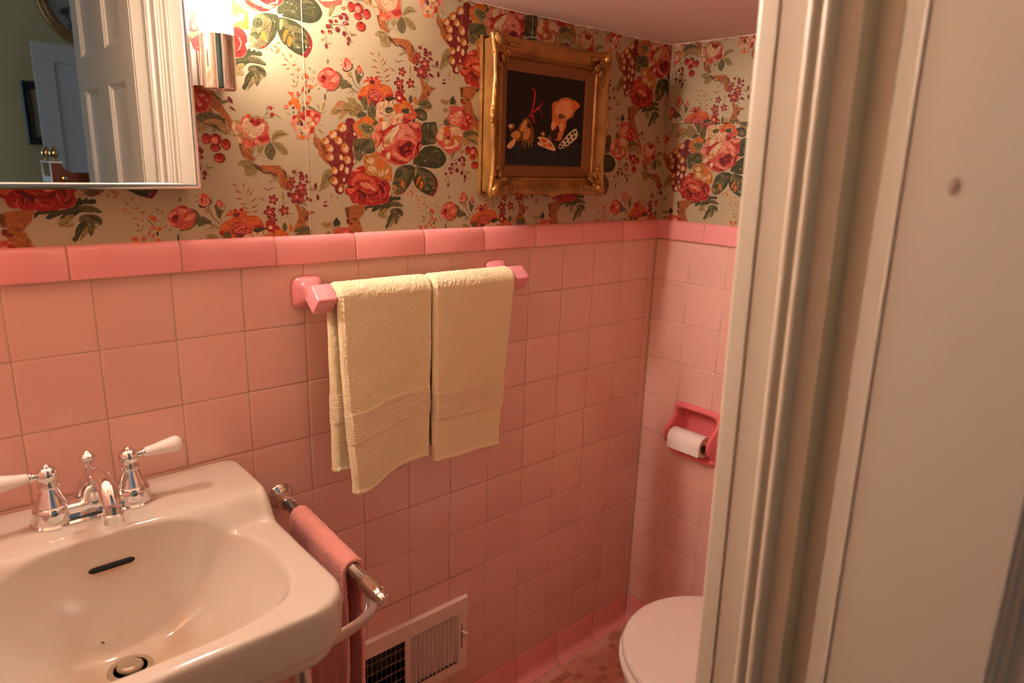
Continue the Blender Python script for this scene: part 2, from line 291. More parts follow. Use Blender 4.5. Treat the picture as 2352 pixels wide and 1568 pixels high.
# ------------------------------------------------------------------ wallpaper print: flat inks on the paper, one motif repeated on a half-drop lattice
INK = dict(gd=(66,70,44), gm=(112,104,70), gl=(168,150,98), gt=(188,152,100), pk1=(244,152,128), pk2=(222,98,84), co=(226,104,70), rd=(186,44,38), dr=(112,24,28),
           mr=(136,42,48), pu=(92,48,56), cr=(246,222,180), wh=(244,206,168), og=(206,136,60), br=(186,112,62), bs=(126,78,46), bg=(206,190,162), oc=(208,132,78))
INK['or'] = (228,124,48)
INKL = {k: tuple(c*f for c, f in zip(lin(v), (.68, .66, .60))) for k, v in INK.items()}
WP = """P gd 4390,2530 4460,2579 4615,2596 4712,2605 4759,2499 4779,2354 4714,2205 4512,2166 4383,2171 4351,2334
P gm 4641,2544 4732,2539 4759,2468 4762,2353 4667,2380 4628,2461
P gm 4422,2501 4460,2554 4460,2483 4441,2430
P gm 4498,2556 4576,2571 4550,2477 4511,2444
P gm 4492,2299 4615,2315 4720,2268 4714,2216 4576,2220 4499,2248
P gd 4204,1877 4255,1981 4383,2068 4460,2128 4616,2157 4774,2134 4895,2065 4963,1971 4977,1897 4910,1799 4803,1743 4683,1728 4512,1748 4318,1760 4203,1804
P gm 4616,2045 4662,2072 4748,2086 4828,2031 4748,2039 4642,2025
P bg 4176,1802 4229,1792 4299,1812 4260,1774 4197,1721
E cr 4525,1929 10 8 0
E cr 4479,2154 28 7 -30
E cr 4428,2121 21 6 -20
E cr 4589,2181 31 7 -15
E cr 4370,1990 13 5 0
E cr 4440,1977 12 4 30
E cr 4473,1865 29 5 25
P gd 3746,2758 3842,2804 3890,2768 4258,2814 4334,2839 4397,2833 4486,2789 4518,2710 4505,2628 4409,2607 4333,2628 4258,2653 4232,2571 4182,2588 4195,2689
P gt 4397,2894 4537,2914 4640,2891 4614,2828 4511,2781 4435,2816
P gm 4296,2746 4396,2773 4486,2718 4486,2637 4384,2641 4308,2676
L gd 4321,2858 4498,2851 23
E cr 4384,2712 18 6 50
E cr 4422,2668 13 5 20
E cr 4352,2684 10 5 0
P gm 3237,2761 3329,2805 3385,2771 3382,2637 3357,2539 3256,2590 3224,2665
P pk2 3282,2215 3301,2299 3376,2346 3370,2433 3438,2524 3543,2571 3684,2534 3767,2492 3875,2530 4009,2548 4120,2539 4195,2577 4371,2569 4377,2468 4393,2346 4383,2243 4398,2151 4338,2056 4293,1962 4191,1887 4065,1832 3928,1780 3782,1783 3661,1817 3519,1849 3438,1936 3379,1994 3406,2083 3314,2139
P pk1 3372,2433 3443,2520 3531,2564 3530,2471 3494,2401 3412,2367
P cr 3543,2550 3649,2546 3695,2500 3623,2437 3552,2384 3518,2451
P pk1 3301,2294 3371,2341 3445,2311 3467,2214 3406,2103 3326,2139
P og 3328,2217 3397,2230 3426,2192 3395,2137 3338,2159
P rd 3458,2370 3564,2395 3731,2482 3887,2521 3838,2469 3682,2421 3562,2297 3513,2186 3455,2213 3527,2295
P pk1 3875,2520 4034,2529 4132,2485 4231,2369 4256,2268 4081,2321 3934,2314 3836,2290 3874,2421
P cr 3560,2158 3573,2258 3669,2361 3766,2445 3875,2500 3862,2400 3800,2308 3690,2164 3594,2100 3547,2118
P og 3572,2208 3608,2210 3625,2161 3583,2135
P og 3644,2251 3679,2203 3696,2164 3642,2142
P pk1 3836,2300 4007,2323 4057,2300 3933,2254 3836,2230 3762,2167 3678,2103 3582,2060 3690,2164 3763,2246
P cr 3513,2166 3523,2098 3570,2060 3522,2008 3462,1987 3393,2014 3441,2094
P rd 4108,2524 4194,2468 4257,2441 4333,2476 4383,2397 4358,2293 4294,2331 4232,2409 4132,2465
P pk1 4133,2555 4257,2552 4345,2558 4320,2495 4257,2472 4169,2497
P rd 4008,2338 4032,2319 4094,2352 4106,2322 4057,2310
P rd 3884,2192 3945,2224 4106,2241 4231,2196 4294,2127 4293,2003 4191,1918 4004,1912 3881,1970 3834,2069
P pk1 3958,2275 4106,2292 4231,2247 4281,2167 4256,2146 4180,2214 4056,2239 3957,2235
P dr 3883,2111 3932,2153 4006,2176 4081,2200 4155,2213 4167,2142 4117,2079 4179,2040 4104,2017 4029,1995 3992,1932 3930,1971 3894,2031
P rd 3981,2095 4068,2118 4092,2078 4005,2045
P pk2 3933,2214 4031,2228 4006,2176 3907,2122 3883,2151
P pk1 3760,1986 3833,2009 3930,1941 4029,1903 4128,1895 4053,1842 3929,1870 3808,1927
P rd 3700,1984 3783,1906 3929,1849 4078,1832 3953,1788 3831,1816 3722,1854 3663,1923
P cr 3604,1971 3664,2003 3699,1964 3662,1873 3615,1901
P rd 3510,2028 3605,2041 3592,1961 3556,1930 3509,1978
P pk1 3438,1926 3555,1900 3638,1852 3613,1791 3519,1839 3449,1877
P dr 4294,2198 4383,2233 4396,2151 4332,2066 4306,2003 4281,2085
P pk2 4332,2169 4389,2192 4370,2119 4319,2055
E pk1 4217,2031 18 103 15
E pk1 4129,1936 75 12 -20
P rd 3818,3075 3878,3119 3974,3147 3961,3048 4034,2995 4070,2919 3996,2874 3876,2905 3816,2958
E cr 3894,2984 36 29 0
P or 3755,2798 3791,2859 3875,2885 3972,2863 3946,2763 3849,2697 3789,2713
P or 3972,2932 4045,2947 4131,2914 4131,2865 4069,2820 3972,2853
P co 4118,2864 4192,2879 4229,2792 4292,2716 4266,2664 4191,2619 4129,2676 4130,2775
P pk2 3982,2686 4093,2723 4204,2650 4154,2577 4018,2559 3945,2614
P rd 3994,2637 4067,2622 4154,2587 4042,2530 3957,2565
P co 3815,2822 3946,2753 3970,2705 3838,2735
P gd 3959,2773 3995,2805 4093,2812 4142,2766 4117,2735 3995,2726
E or 4032,2818 73 12 0
E cr 4124,2765 12 40 5
P wh 3440,2843 3498,2885 3568,2900 3639,2935 3710,2950 3793,2976 3804,2928 3743,2836 3790,2742 3826,2735 3789,2683 3729,2630 3622,2614 3540,2628 3504,2558 3435,2563 3379,2656 3403,2715 3450,2747
P or 3447,2593 3540,2609 3562,2561 3469,2536
E bs 3491,2779 7 39 20
E bs 3567,2833 7 48 10
E bs 3530,2685 70 6 20
E bs 3634,2644 59 6 -10
E bs 3756,2895 6 49 -20
P gm 3590,2777 3637,2799 3708,2814 3766,2770 3742,2719 3659,2694 3600,2709
P gd 3613,2759 3660,2791 3731,2787 3754,2749 3683,2754 3635,2712
S or 8 3636,2731 3683,2754 3742,2748
P wh 3693,2599 3729,2640 3813,2675 3898,2720 3982,2706 3957,2615 3871,2540 3787,2496 3716,2541
P pk1 3693,2589 3752,2612 3775,2515 3722,2536
P pk1 3836,2617 3885,2630 3872,2550 3823,2547
P gd 3570,2987 3710,2998 3828,2969 3757,2934 3638,2906
P co 3048,2916 3044,2972 3073,3040 3141,3102 3231,3147 3288,3180 3277,3217 3379,3217 3481,3198 3585,3189 3666,3177 3736,3116 3770,3052 3781,2994 3710,2989 3628,2982 3581,2940 3592,2902 3522,2887 3452,2872 3405,2811 3427,2775 3370,2790 3326,2863 3268,2782 3235,2827 3225,2893 3148,2943 3102,2893 3068,2871
P or 3084,3031 3185,3106 3264,3141 3217,3043 3160,2982 3071,2956
P or 3503,3162 3619,3163 3688,3102 3641,3041 3548,3090 3491,3114
P rd 3043,2944 3115,2950 3102,2893 3063,2875
P rd 3629,3020 3723,3028 3781,3004 3640,2983
P mr 3226,2950 3274,3057 3331,3090 3433,3071 3523,2993 3569,2920 3522,2887 3429,2871 3381,2781 3326,2863
P pk2 3273,3029 3376,3075 3478,3037 3546,2947 3522,2897 3429,2890 3350,2903 3282,2916
E dr 3306,2994 16 13 0
E dr 3375,3028 14 13 0
E dr 3408,2974 14 10 0
E dr 3477,2979 14 17 0
E dr 3350,2941 14 11 0
E dr 3453,2930 12 13 0
E pk1 3386,3000 18 11 0
E pk1 3328,2967 18 11 0
E pk1 3432,3004 16 11 0
E pk1 3407,2926 18 13 0
E pk1 3499,2924 14 13 0
S or 15 3327,3156 3308,3069 3250,2989 3237,2913 3262,2801
S or 15 3389,3143 3513,3078 3581,2988 3586,2931
P co 3137,3176 3188,3227 3256,3252 3212,3266 3234,3287 3284,3264 3291,3302 3335,3269 3369,3263 3404,3313 3460,3272 3413,3230 3494,3266 3493,3199 3355,3149 3277,3179 3221,3193
P mr 3278,3226 3334,3241 3391,3227 3355,3168 3299,3181
E rd 3324,3277 29 24 0
E rd 3426,3287 30 28 30
E rd 3245,3270 25 13 30
P gm 3085,2882 3182,2955 3225,2893 3234,2799 3210,2712 3165,2737
P gl 2850,2882 2938,2908 2979,2836 3065,2739 3175,2681 3208,2645 3061,2607 2907,2597 2843,2658
P gm 3245,2771 3327,2891 3370,2809 3403,2715 3378,2598 3286,2583 3231,2665
P gd 3028,2614 3130,2678 3208,2645 3106,2591
S gd 8 2847,2780 2944,2740 3020,2727 3119,2696
S gd 7 2952,2647 3020,2717
P gm 3286,2573 3366,2578 3434,2524 3363,2453 3307,2498
L gt 3810,3430 3717,3486 43
L gt 4134,3414 4147,3580 49
S gd 7 4122,3384 4220,3398
FL mr 3965,3445 92
FL mr 3897,3237 119
FL mr 4145,3259 99
FL mr 3950,3106 76
E pk1 3953,3435 30 17 0
E or 3953,3444 14 12 0
E pk1 3891,3236 33 21 0
E pk1 4151,3250 27 20 0
S gt 6 3445,3690 3499,3557 3554,3422 3585,3227
L br 3388,3665 3288,3700 27
L br 3478,3648 3491,3724 25
L br 3454,3552 3331,3594 27
L br 3533,3542 3569,3640 23
L br 3452,3459 3317,3472 29
L br 3555,3498 3638,3610 27
L br 3519,3372 3394,3387 27
L br 3577,3396 3688,3479 29
L br 3552,3299 3427,3325 27
L br 3587,3303 3710,3372 32
L br 3574,3235 3448,3261 23
L br 3597,3237 3709,3281 27
S mr 15 3825,3631 3883,3604 3955,3636 4003,3641
S mr 8 4621,3651 4697,3629 4775,3638
L mr 4710,3641 4748,3734 34
S gt 5 3919,3575 3954,3540
S gm 26 2713,3091 2798,3099 2905,3072 3034,3009
P gm 2725,3129 2769,3196 2833,3184 2886,3143 2938,3093 2829,3065 2722,3037
P gm 2605,3307 2688,3297 2750,3240 2757,3150 2702,3072 2647,3031 2583,2989 2520,2983 2437,2985 2586,3080
P pk2 2281,3168 2305,3250 2379,3319 2452,3362 2534,3362 2605,3325 2677,3269 2695,3198 2671,3105 2605,3027 2510,2991 2428,3020 2357,3041 2298,3080
P rd 2343,3191 2385,3231 2447,3228 2434,3155 2380,3106 2340,3129
P dr 2374,3203 2415,3216 2434,3173 2393,3160
P pk1 2304,3232 2388,3293 2416,3243 2365,3238 2322,3180
P pk1 2450,3309 2533,3335 2573,3286 2519,3235 2458,3247
P co 2459,3023 2544,3076 2628,3083 2595,3026 2521,3001
P pk1 2281,3150 2330,3110 2400,3081 2358,3050 2298,3080
P pk1 2516,3163 2634,3247 2684,3188 2588,3134
P rd 2472,3355 2534,3362 2574,3321 2522,3316
S gl 13 2427,3244 2465,3158 2505,3135
S rd 10 2506,3162 2571,3231 2614,3263
S gd 8 2525,3124 2587,3107 2672,3124
S gd 7 2427,2993 2520,2983 2626,3011
L gd 2410,2820 2405,2937 33
S gd 7 2414,2911 2458,2978
L gm 2224,3241 2207,3301 15
L gm 2176,3289 2119,3336 21
S gl 6 2145,3260 2284,3230
S gm 6 2124,3117 2180,3158 2262,3183
S gm 5 2178,3096 2231,3163
L gt 2215,3037 2268,3086 25
L gm 2326,3020 2273,2980 17
L gm 2474,3409 2483,3516 21
L gm 2495,3429 2508,3492 13
L gl 2464,3426 2446,3477 13
P gm 2754,3385 2806,3336 2903,3355 2958,3416 2939,3477 2848,3332 2764,3341
P pk1 2756,3430 2791,3524 2834,3561 2907,3501 2926,3431 2903,3374 2838,3344 2775,3369
P co 2801,3516 2834,3561 2918,3502 2916,3439 2875,3498 2810,3481
P rd 2789,3461 2816,3482 2824,3420 2797,3399
L gm 2748,3501 2717,3525 16
L gm 2756,3430 2703,3429 14
L gm 2948,3424 2963,3389 18
L gl 2951,3524 2990,3574 14
S gm 20 2913,3338 2922,3266 2962,3178 3015,3109 3068,3058
P gt 2837,3312 2923,3321 2910,3247 2857,3250
P co 3023,3395 3079,3465 3122,3405 3142,3352 3076,3327
P pk1 3045,3397 3078,3428 3087,3356 3043,3351
P gm 2989,3346 3023,3386 3054,3325 3118,3285 3163,3317 3132,3370 3164,3336 3140,3278 3106,3229 3060,3150 3018,3211 3009,3274
S gm 10 3072,3179 3081,3124 3097,3079
L gl 3178,3457 3136,3526 10
S gm 8 2827,2973 2925,2999 3045,2991
S gm 6 2912,2943 2979,2985
L gl 2969,3031 2871,3013 20
S gl 16 2903,3016 3034,2990
P gt 2496,2617 2520,2692 2574,2732 2640,2811 2726,2845 2822,2824 2896,2774 3004,2726 3115,2715 3003,2669 2894,2690 2805,2628 2706,2547 2652,2534 2687,2620 2580,2604 2516,2591
P gl 2825,2917 2877,2866 2965,2901 3030,2840 3116,2772 3182,2719 3082,2712 2984,2781 2898,2830 2834,2862
P pk2 2585,2751 2651,2821 2704,2834 2638,2765
S gd 8 2778,2793 2896,2774 3004,2726 3104,2714
S gm 6 2679,2721 2841,2752 2982,2724
S gd 8 2881,2633 2948,2684 3093,2713
P gm 3002,2622 3092,2694 3190,2663 3112,2591 3022,2576
P or 1729,2916 1777,2911 1834,2890 1859,2813 1908,2817 1934,2739 1961,2697 1928,2632 1861,2663 1825,2722 1765,2683 1739,2742 1790,2781 1802,2834
P co 1748,2900 1844,2908 1812,2853 1775,2867
P or 1868,2805 1926,2783 1912,2702 1855,2733
E rd 1782,2737 25 26 0
E or 1783,2741 16 16 0
P co 1903,2922 1942,2907 1929,2845 1890,2859
P or 2025,3230 2065,3234 2122,3187 2120,3134 2061,3146 2022,3169
P co 2064,3217 2122,3179 2080,3139 2043,3180
E pk2 2066,3041 38 32 0
E pk1 2066,3041 22 16 0
P or 2115,3037 2166,3050 2195,3026 2163,2997 2133,2977 2105,3018
P pk2 1995,2991 2025,3011 2012,2940 1983,2946
P or 2042,2942 2081,2946 2069,2892 2030,2897
P or 2088,2866 2138,2879 2156,2827 2124,2780 2096,2823
P co 2044,2774 2104,2779 2112,2735 2061,2722
E or 2073,2754 18 18 0
E pk2 1699,2665 35 35 0
E pk1 1697,2669 19 19 0
E pu 1827,2661 23 23 0
L gd 2115,2913 2118,2993 38
S gd 7 1899,2825 1950,2873 2013,2957 2025,3011
L gm 1880,3051 1835,3116 24
L gm 2030,3117 1993,3175 21
L gl 1918,3019 1810,3001 37
L gl 1898,3009 1932,3108 22
S gd 13 2030,3117 2068,3086 2089,3123
L gm 1827,2554 1820,2616 28
L gl 1778,2542 1693,2585 20
L gl 1992,2726 2004,2780 21
P br 1908,2622 1957,2616 1953,2527 1928,2409 1878,2397 1882,2487
L gm 2179,2668 2071,2705 48
S gm 25 2160,2684 2259,2628 2340,2606
L gt 2341,2643 2400,2810 49
L gl 2301,2658 2254,2763 33
L gl 2340,2615 2435,2649 18
P gm 1979,2663 2021,2710 2059,2659 2046,2605 1996,2601
P pk2 1945,2571 2007,2620 2118,2654 2239,2636 2319,2587 2305,2513 2251,2428 2167,2386 2047,2407 1971,2483
P rd 1954,2536 2004,2566 2052,2524 1981,2484
P rd 2057,2623 2128,2637 2155,2567 2074,2553
P rd 2197,2606 2278,2593 2307,2550 2215,2544
P pk1 2126,2610 2198,2624 2206,2570 2144,2548
E gd 2215,2553 20 13 0
P pk1 1806,2526 1885,2540 1891,2461 1838,2386 1790,2401
P rd 1806,2535 1885,2540 1873,2504 1813,2483
P pk1 1747,2416 1801,2428 1848,2387 1883,2308 1833,2287 1807,2357
E pk1 2253,2482 51 37 30
P wh 1960,2465 2030,2478 2042,2524 2123,2529 2151,2476 2109,2447 2191,2460 2187,2378 2106,2383 2068,2417 1998,2422
E og 2089,2436 26 20 0
P pk2 2106,2383 2197,2379 2183,2287 2101,2255 2063,2317
P rd 2136,2357 2186,2351 2163,2286 2123,2293
P wh 1865,2343 1926,2382 1996,2377 2076,2381 2104,2319 2061,2262 1980,2249 1942,2284 1882,2272
P pk1 1985,2367 2066,2372 2064,2326 2013,2324
E gm 1956,2266 22 24 0
P pk1 1860,2226 1911,2264 1959,2230 1936,2166 1866,2163
E or 1967,2194 40 36 0
P pk1 2019,2224 2100,2246 2077,2165 2016,2162
P pu 1941,2472 1979,2439 1987,2394 1936,2374
L gt 2270,2392 2385,2426 18
L gt 2248,2354 2357,2259 39
L gt 2183,2287 2218,2142 58
P br 2166,2197 2249,2200 2309,2157 2306,2092 2366,2019 2405,1936 2422,1833 2430,1758 2388,1776 2317,1840 2257,1904 2240,1996 2201,2051 2162,2086
P bs 2288,2165 2312,2111 2367,2038 2406,1965 2423,1871 2378,1926 2324,2018 2295,2082
L gt 2174,2362 2198,2216 35
P mr 2328,2130 2427,2246 2610,2348 2808,2471 2849,2398 2980,2339 3009,2206 2929,2117 2905,2039 2934,1885 2919,1759 2883,1690 2857,1543 2776,1455 2731,1406 2705,1279 2616,1240 2552,1298 2533,1366 2480,1395 2473,1491 2487,1578 2491,1683 2440,1758 2390,1833 2415,1927 2376,2011
E mr 2879,2490 99 76 0
E dr 2893,2391 44 47 0
P gm 2931,2193 3021,2216 3156,2242 3293,2238 3371,2114 3369,2016 3311,1994 3195,1971 3126,1930 3067,1831 2966,1857 2935,1943 2922,2078
P gd 2950,2060 3086,2123 3201,2205 3268,2169 3130,2086 3015,2004
P gd 3161,1970 3243,2051 3358,2055 3334,1985
E cr 3116,1976 16 12 0
E cr 3049,2020 11 6 0
P or 2927,2431 2962,2490 3029,2532 3142,2596 3211,2619 3312,2587 3357,2532 3321,2482 3342,2396 3259,2246 3133,2231 3055,2247 2990,2311
P gl 3038,2456 3140,2500 3253,2488 3343,2435 3342,2367 3270,2257 3134,2250 3114,2346 3048,2380
P gm 3094,2440 3207,2475 3309,2443 3353,2367 3228,2380 3137,2385
P gm 3137,2366 3250,2381 3307,2346 3204,2331
E cr 3279,2395 16 12 0
GR . 2714,2396 102 80 -25
GR . 2533,2269 96 70 -40
GR . 2392,2151 79 65 -30
GR . 2636,2166 86 75 20
GR . 2461,2032 85 75 30
GR . 2762,2043 82 95 0
GR . 2466,1882 80 71 -30
GW . 2681,1878 43 62 -20
GR . 2805,1843 79 77 140
GW . 2937,1813 27 35 0
GR . 2538,1650 70 72 10
GW . 2680,1706 46 72 25
GW . 2788,1654 50 73 0
GR . 2531,1473 81 77 0
GW . 2723,1493 29 44 20
E mr 2629,1328 93 88 0
E br 2675,1367 55 68 0
E cr 2646,1323 42 47 0
E mr 2912,2297 55 57 0
E cr 2959,2295 22 32 -20
E mr 2843,2189 66 57 0
S gl 8 2754,2138 2746,2214 2781,2310 2849,2370 2937,2398
S gl 7 2574,1913 2630,1972 2675,2031
L gl 2232,1280 2458,1673 110
P gl 2306,1566 2362,1652 2459,1682 2486,1568 2461,1462 2394,1376 2297,1328 2232,1280 2268,1414
S gd 9 2291,1452 2366,1481 2443,1558 2476,1587
P gm 2421,1539 2486,1559 2452,1491 2408,1472
P og 3131,1910 3172,1951 3275,1944 3334,2005 3369,1996 3449,1940 3495,1901 3624,1804 3708,1756 3706,1654 3680,1522 3571,1480 3465,1510 3372,1569 3302,1588 3186,1597 3154,1695 3123,1812
P wh 3170,1872 3215,1854 3239,1884 3297,1896 3342,1847 3330,1798 3271,1776 3214,1805
P or 3388,1829 3448,1870 3542,1842 3576,1773 3504,1711 3422,1740
P wh 3212,1706 3259,1756 3352,1738 3385,1679 3337,1619 3257,1637
P wh 3426,1640 3456,1670 3467,1610 3503,1671 3550,1622 3501,1555 3442,1570
P wh 3574,1652 3647,1724 3646,1623 3597,1612
P or 3658,1623 3720,1705 3718,1501 3668,1501
P rd 2733,1273 2745,1349 2804,1392 2757,1425 2837,1536 2879,1638 2928,1673 3027,1725 3106,1752 3164,1702 3162,1617 3221,1583 3321,1576 3422,1542 3473,1499 3555,1508 3638,1465 3679,1385 3677,1305 3645,1270 3670,1180 3622,1091 3548,1056 3475,1066 3392,1032 3310,1024 3208,1026 3158,1053 3148,1018 3087,1001 3028,1037 2970,1082 2911,1074 2854,1118 2827,1204 2761,1238
P co 2871,1383 2869,1468 2924,1545 3004,1614 3092,1607 3152,1625 3141,1582 3221,1566 3300,1506 3358,1393 3418,1341 3428,1288 3357,1314 3256,1341 3175,1349 3116,1375 3028,1418 2939,1392
P pk1 2899,1664 2977,1690 3055,1666 3025,1649 2927,1639
P rd 2920,1409 3001,1486 3120,1513 3239,1488 3288,1445 3178,1453 3068,1444 3038,1401 2969,1401
P pk1 3029,1435 3118,1453 3217,1428 3317,1376 3377,1306 3315,1297 3256,1341 3175,1341 3077,1384
P dr 2966,1306 3055,1323 3153,1245 3314,1236 3418,1306 3417,1253 3355,1218 3213,1219 3172,1201 3151,1149 3092,1202 3014,1263
P dr 3420,1411 3481,1411 3522,1358 3551,1270 3550,1217 3510,1270 3459,1341
P dr 3482,1473 3554,1447 3585,1394 3523,1420
S og 9 3056,1349 3065,1306 3094,1289 3115,1341 3134,1280 3174,1297 3193,1254 3244,1288 3274,1245 3305,1288
S or 6 3065,1323 3115,1323 3174,1271 3254,1262 3315,1279
P co 2755,1358 2822,1375 2919,1366 2978,1384 3047,1375 2967,1341 2898,1289 2848,1247 2782,1298
P rd 2887,1272 2956,1298 3033,1237 2963,1168 2941,1091 2882,1100 2836,1169
P dr 3014,1237 3052,1202 3031,1133 3012,1185
P dr 3072,1185 3092,1185 3080,1115 3070,1133
S pk1 11 2983,1203 2957,1151 2980,1082 3038,1037
P rd 3182,1193 3253,1218 3395,1218 3415,1147 3353,1130 3251,1131 3191,1149
S pk1 13 3182,1219 3201,1149 3261,1113 3332,1095 3404,1147
S pk1 13 3427,1270 3457,1182 3455,1111
S pk1 13 3553,1358 3583,1270 3550,1199 3518,1155
P dr 3508,1146 3571,1172 3623,1198 3580,1136 3518,1128
S pk1 12 3506,1057 3601,1082 3665,1162
P co 3300,1523 3339,1472 3379,1393 3438,1288 3398,1341 3339,1428
P dr 2765,1375 2881,1383 2919,1358 2822,1349
P gm 3765,1554 3820,1697 3949,1770 4187,1775 4197,1640 4152,1477 4075,1368 3976,1287 3857,1224 3762,1269 3710,1350 3732,1448
P gd 3949,1770 4198,1775 4197,1640 4152,1477 4053,1350 3987,1305 4054,1431 4098,1594 4077,1692
P gd 3798,1652 3905,1689 3947,1610 3861,1538 3786,1555
P gd 3753,1448 3839,1475 3880,1395 3805,1377 3742,1394
P gt 3699,1341 3732,1412 3816,1377 3783,1287 3741,1287
P or 3924,1494 3967,1494 3994,1413 3955,1354 3913,1422
P mr 3868,1242 3976,1296 4031,1323 3944,1251
E cr 3893,1529 19 6 20
E cr 3999,1359 20 6 10
E cr 3826,1341 19 6 50
E cr 4143,1667 9 7 0
P gd 4192,1721 4275,1750 4442,1735 4578,1683 4681,1610 4751,1528 4775,1416 4746,1313 4689,1229 4648,1192 4556,1218 4476,1239 4385,1286 4296,1336 4229,1414 4186,1523 4164,1640
P gm 4231,1713 4319,1733 4386,1670 4567,1637 4682,1546 4717,1453 4682,1397 4590,1341 4476,1304 4431,1378 4431,1470 4408,1561 4274,1614 4219,1550
P gd 4476,1553 4613,1545 4682,1471 4613,1480 4521,1498
P gd 4453,1415 4556,1434 4682,1378 4613,1350 4521,1378
P gl 4231,1695 4275,1723 4274,1632 4230,1559
P or 4274,1478 4296,1542 4341,1579 4375,1565 4330,1478 4290,1387 4268,1414
P or 4341,1414 4374,1488 4425,1461 4414,1378 4374,1323 4341,1359
P mr 4681,1610 4751,1528 4775,1416 4746,1313 4689,1229 4648,1192 4556,1218 4613,1248 4682,1322 4728,1416 4722,1509
E cr 4442,1539 18 9 60
E cr 4665,1355 23 9 60
E cr 4726,1360 12 7 0
E cr 4521,1332 30 7 20
E cr 4318,1332 22 7 40
E cr 4625,1266 12 9 0
P gd 3622,1091 3676,1189 3719,1225 3729,1180 3803,1215 3803,1179 3878,1197 3910,1160 3877,1124 3760,1126 3685,1090 3834,1071 3963,1023 3941,996 3833,1007 3705,1009 3630,965 3577,912 3513,878 3472,915 3431,933 3484,986 3370,943 3307,918 3267,945 3330,1015 3258,990 3197,991 3146,939 3136,974 3168,1026 3249,1025 3413,1040 3516,1057
P gm 3685,1090 3834,1098 3952,1033 3919,1006 3812,1026 3705,1027
P gl 3472,906 3515,967 3599,984 3609,948 3555,877 3502,824 3470,807
P gl 3399,871 3452,933 3483,914 3471,825 3439,808
P gl 3481,798 3534,841 3587,876 3596,822 3544,805
P gm 3661,893 3704,964 3811,980 3919,951 3962,868 3928,813 3864,852 3852,760 3797,661 3765,717 3745,818
P gd 3790,962 3886,942 3951,886 3875,888 3811,926
P gd 3556,633 3594,695 3617,785 3682,865 3757,890 3756,836 3712,764 3669,702 3614,612 3577,595
P gl 3702,764 3755,799 3765,726 3668,620 3635,593
L oc 4206,1268 4129,1195 40
L oc 4163,1350 4229,1377 30
L oc 4097,1323 4206,1249 40
L oc 4052,1268 4096,1213 36
L oc 3987,1232 3955,1278 30
L oc 3793,1233 3677,1270 29
L oc 4273,1157 4251,1213 27
L oc 4340,1101 4273,1139 31
L oc 4374,1156 4408,1230 27
L oc 4317,1046 4228,1028 27
L oc 4362,999 4295,972 27
L oc 4408,1044 4476,1062 37
L oc 4476,997 4545,977 33
L oc 4499,949 4533,1024 27
L oc 4442,913 4362,896 27
L oc 4499,893 4487,846 31
S oc 6 4273,1157 4385,1045 4487,950 4499,855
S gl 5 4453,1081 4499,1174 4510,1211
P br 2968,1012 3028,1029 3117,983 3105,913 3063,853 3012,810 3010,713 3038,659 3067,596 2897,594 2909,673 2862,753 2806,816 2827,893 2896,883 2927,943
P bs 2927,943 2957,951 2945,891 2884,822 2835,824 2866,884
E bs 2985,890 20 9 40
E bs 2932,786 16 9 0
P co 2791,981 2850,997 2877,927 2827,893 2809,937
E bs 2787,851 45 21 -10
E pk2 2784,738 43 38 0
E bs 2841,692 45 35 0
E mr 2817,702 14 12 0
E mr 2870,683 12 11 0
P gm 2724,1008 2772,990 2761,938 2732,947
P br 924,2063 1047,2016 1052,1955 1075,1877 1126,1817 1096,1781 998,1814 946,1847 914,1907 902,1993
P bs 879,2044 914,2037 917,1950 947,1865 971,1813 938,1856 906,1924
P gt 786,2362 806,2397 903,2412 927,2371 938,2405 969,2466 1043,2514 1088,2525 1122,2485 1186,2497 1249,2484 1337,2421 1390,2363 1386,2293 1372,2213 1404,2118 1383,2082 1287,2034 1232,2040 1146,1993 1054,1981 965,1995 924,2063 863,2069 831,2119 791,2185 779,2261
P wh 790,2363 848,2383 854,2332 833,2280 857,2248 890,2207 879,2181 835,2187 794,2228
P wh 832,2144 886,2156 936,2098 915,2054 863,2077
P pk1 873,2350 925,2336 937,2252 899,2216 867,2265
P pk2 927,2371 986,2468 1078,2507 1103,2475 1047,2437 1000,2409 942,2337
P pk2 1257,2459 1337,2412 1367,2292 1334,2211 1279,2209 1305,2341
P pk2 938,2269 994,2306 1332,2325 1372,2213 1394,2118 1317,2070 1244,2102 1127,2132 1055,2137 985,2177
P wh 942,2337 974,2407 1021,2448 1072,2413 1105,2364 1175,2325 1260,2355 1317,2393 1313,2324 1290,2253 1250,2199 1203,2179 1118,2140 1057,2172 988,2220 947,2270
P pk1 949,2304 989,2238 1057,2172 1118,2132 1072,2130 985,2169 945,2235
P wh 1065,2293 1146,2297 1189,2248 1132,2210 1069,2224
S pk1 7 998,2375 1003,2307 1034,2240
S pk1 7 1060,2361 1047,2292
S pk1 7 1201,2300 1206,2231
S pk1 7 1258,2321 1243,2233
P rd 1072,2413 1111,2450 1173,2428 1220,2457 1264,2425 1242,2372 1194,2326 1131,2340 1088,2380
P dr 1072,2413 1126,2408 1170,2385 1235,2406 1233,2363 1152,2384 1097,2381
P rd 1191,2135 1276,2174 1362,2213 1386,2135 1319,2105 1243,2085
P pk2 930,2149 1017,2110 1125,2106 1148,2028 1064,1990 973,1987
P pk1 957,2021 1004,2040 1055,1990 964,1978
P pk1 1125,2106 1199,2109 1252,2068 1364,2081 1240,2032 1177,2056
P or 971,2099 1033,2076 1065,2008 996,2057
S gd 7 1283,2435 1359,2474 1462,2489
S gm 7 1294,2461 1354,2543 1412,2581
E rd 1433,2635 36 26 0
E rd 1455,2528 41 31 -15
L gl 1503,2544 1631,2465 24
L gm 1356,2578 1389,2666 18
L gl 1473,2672 1522,2710 14
L gm 1400,2546 1344,2534 14
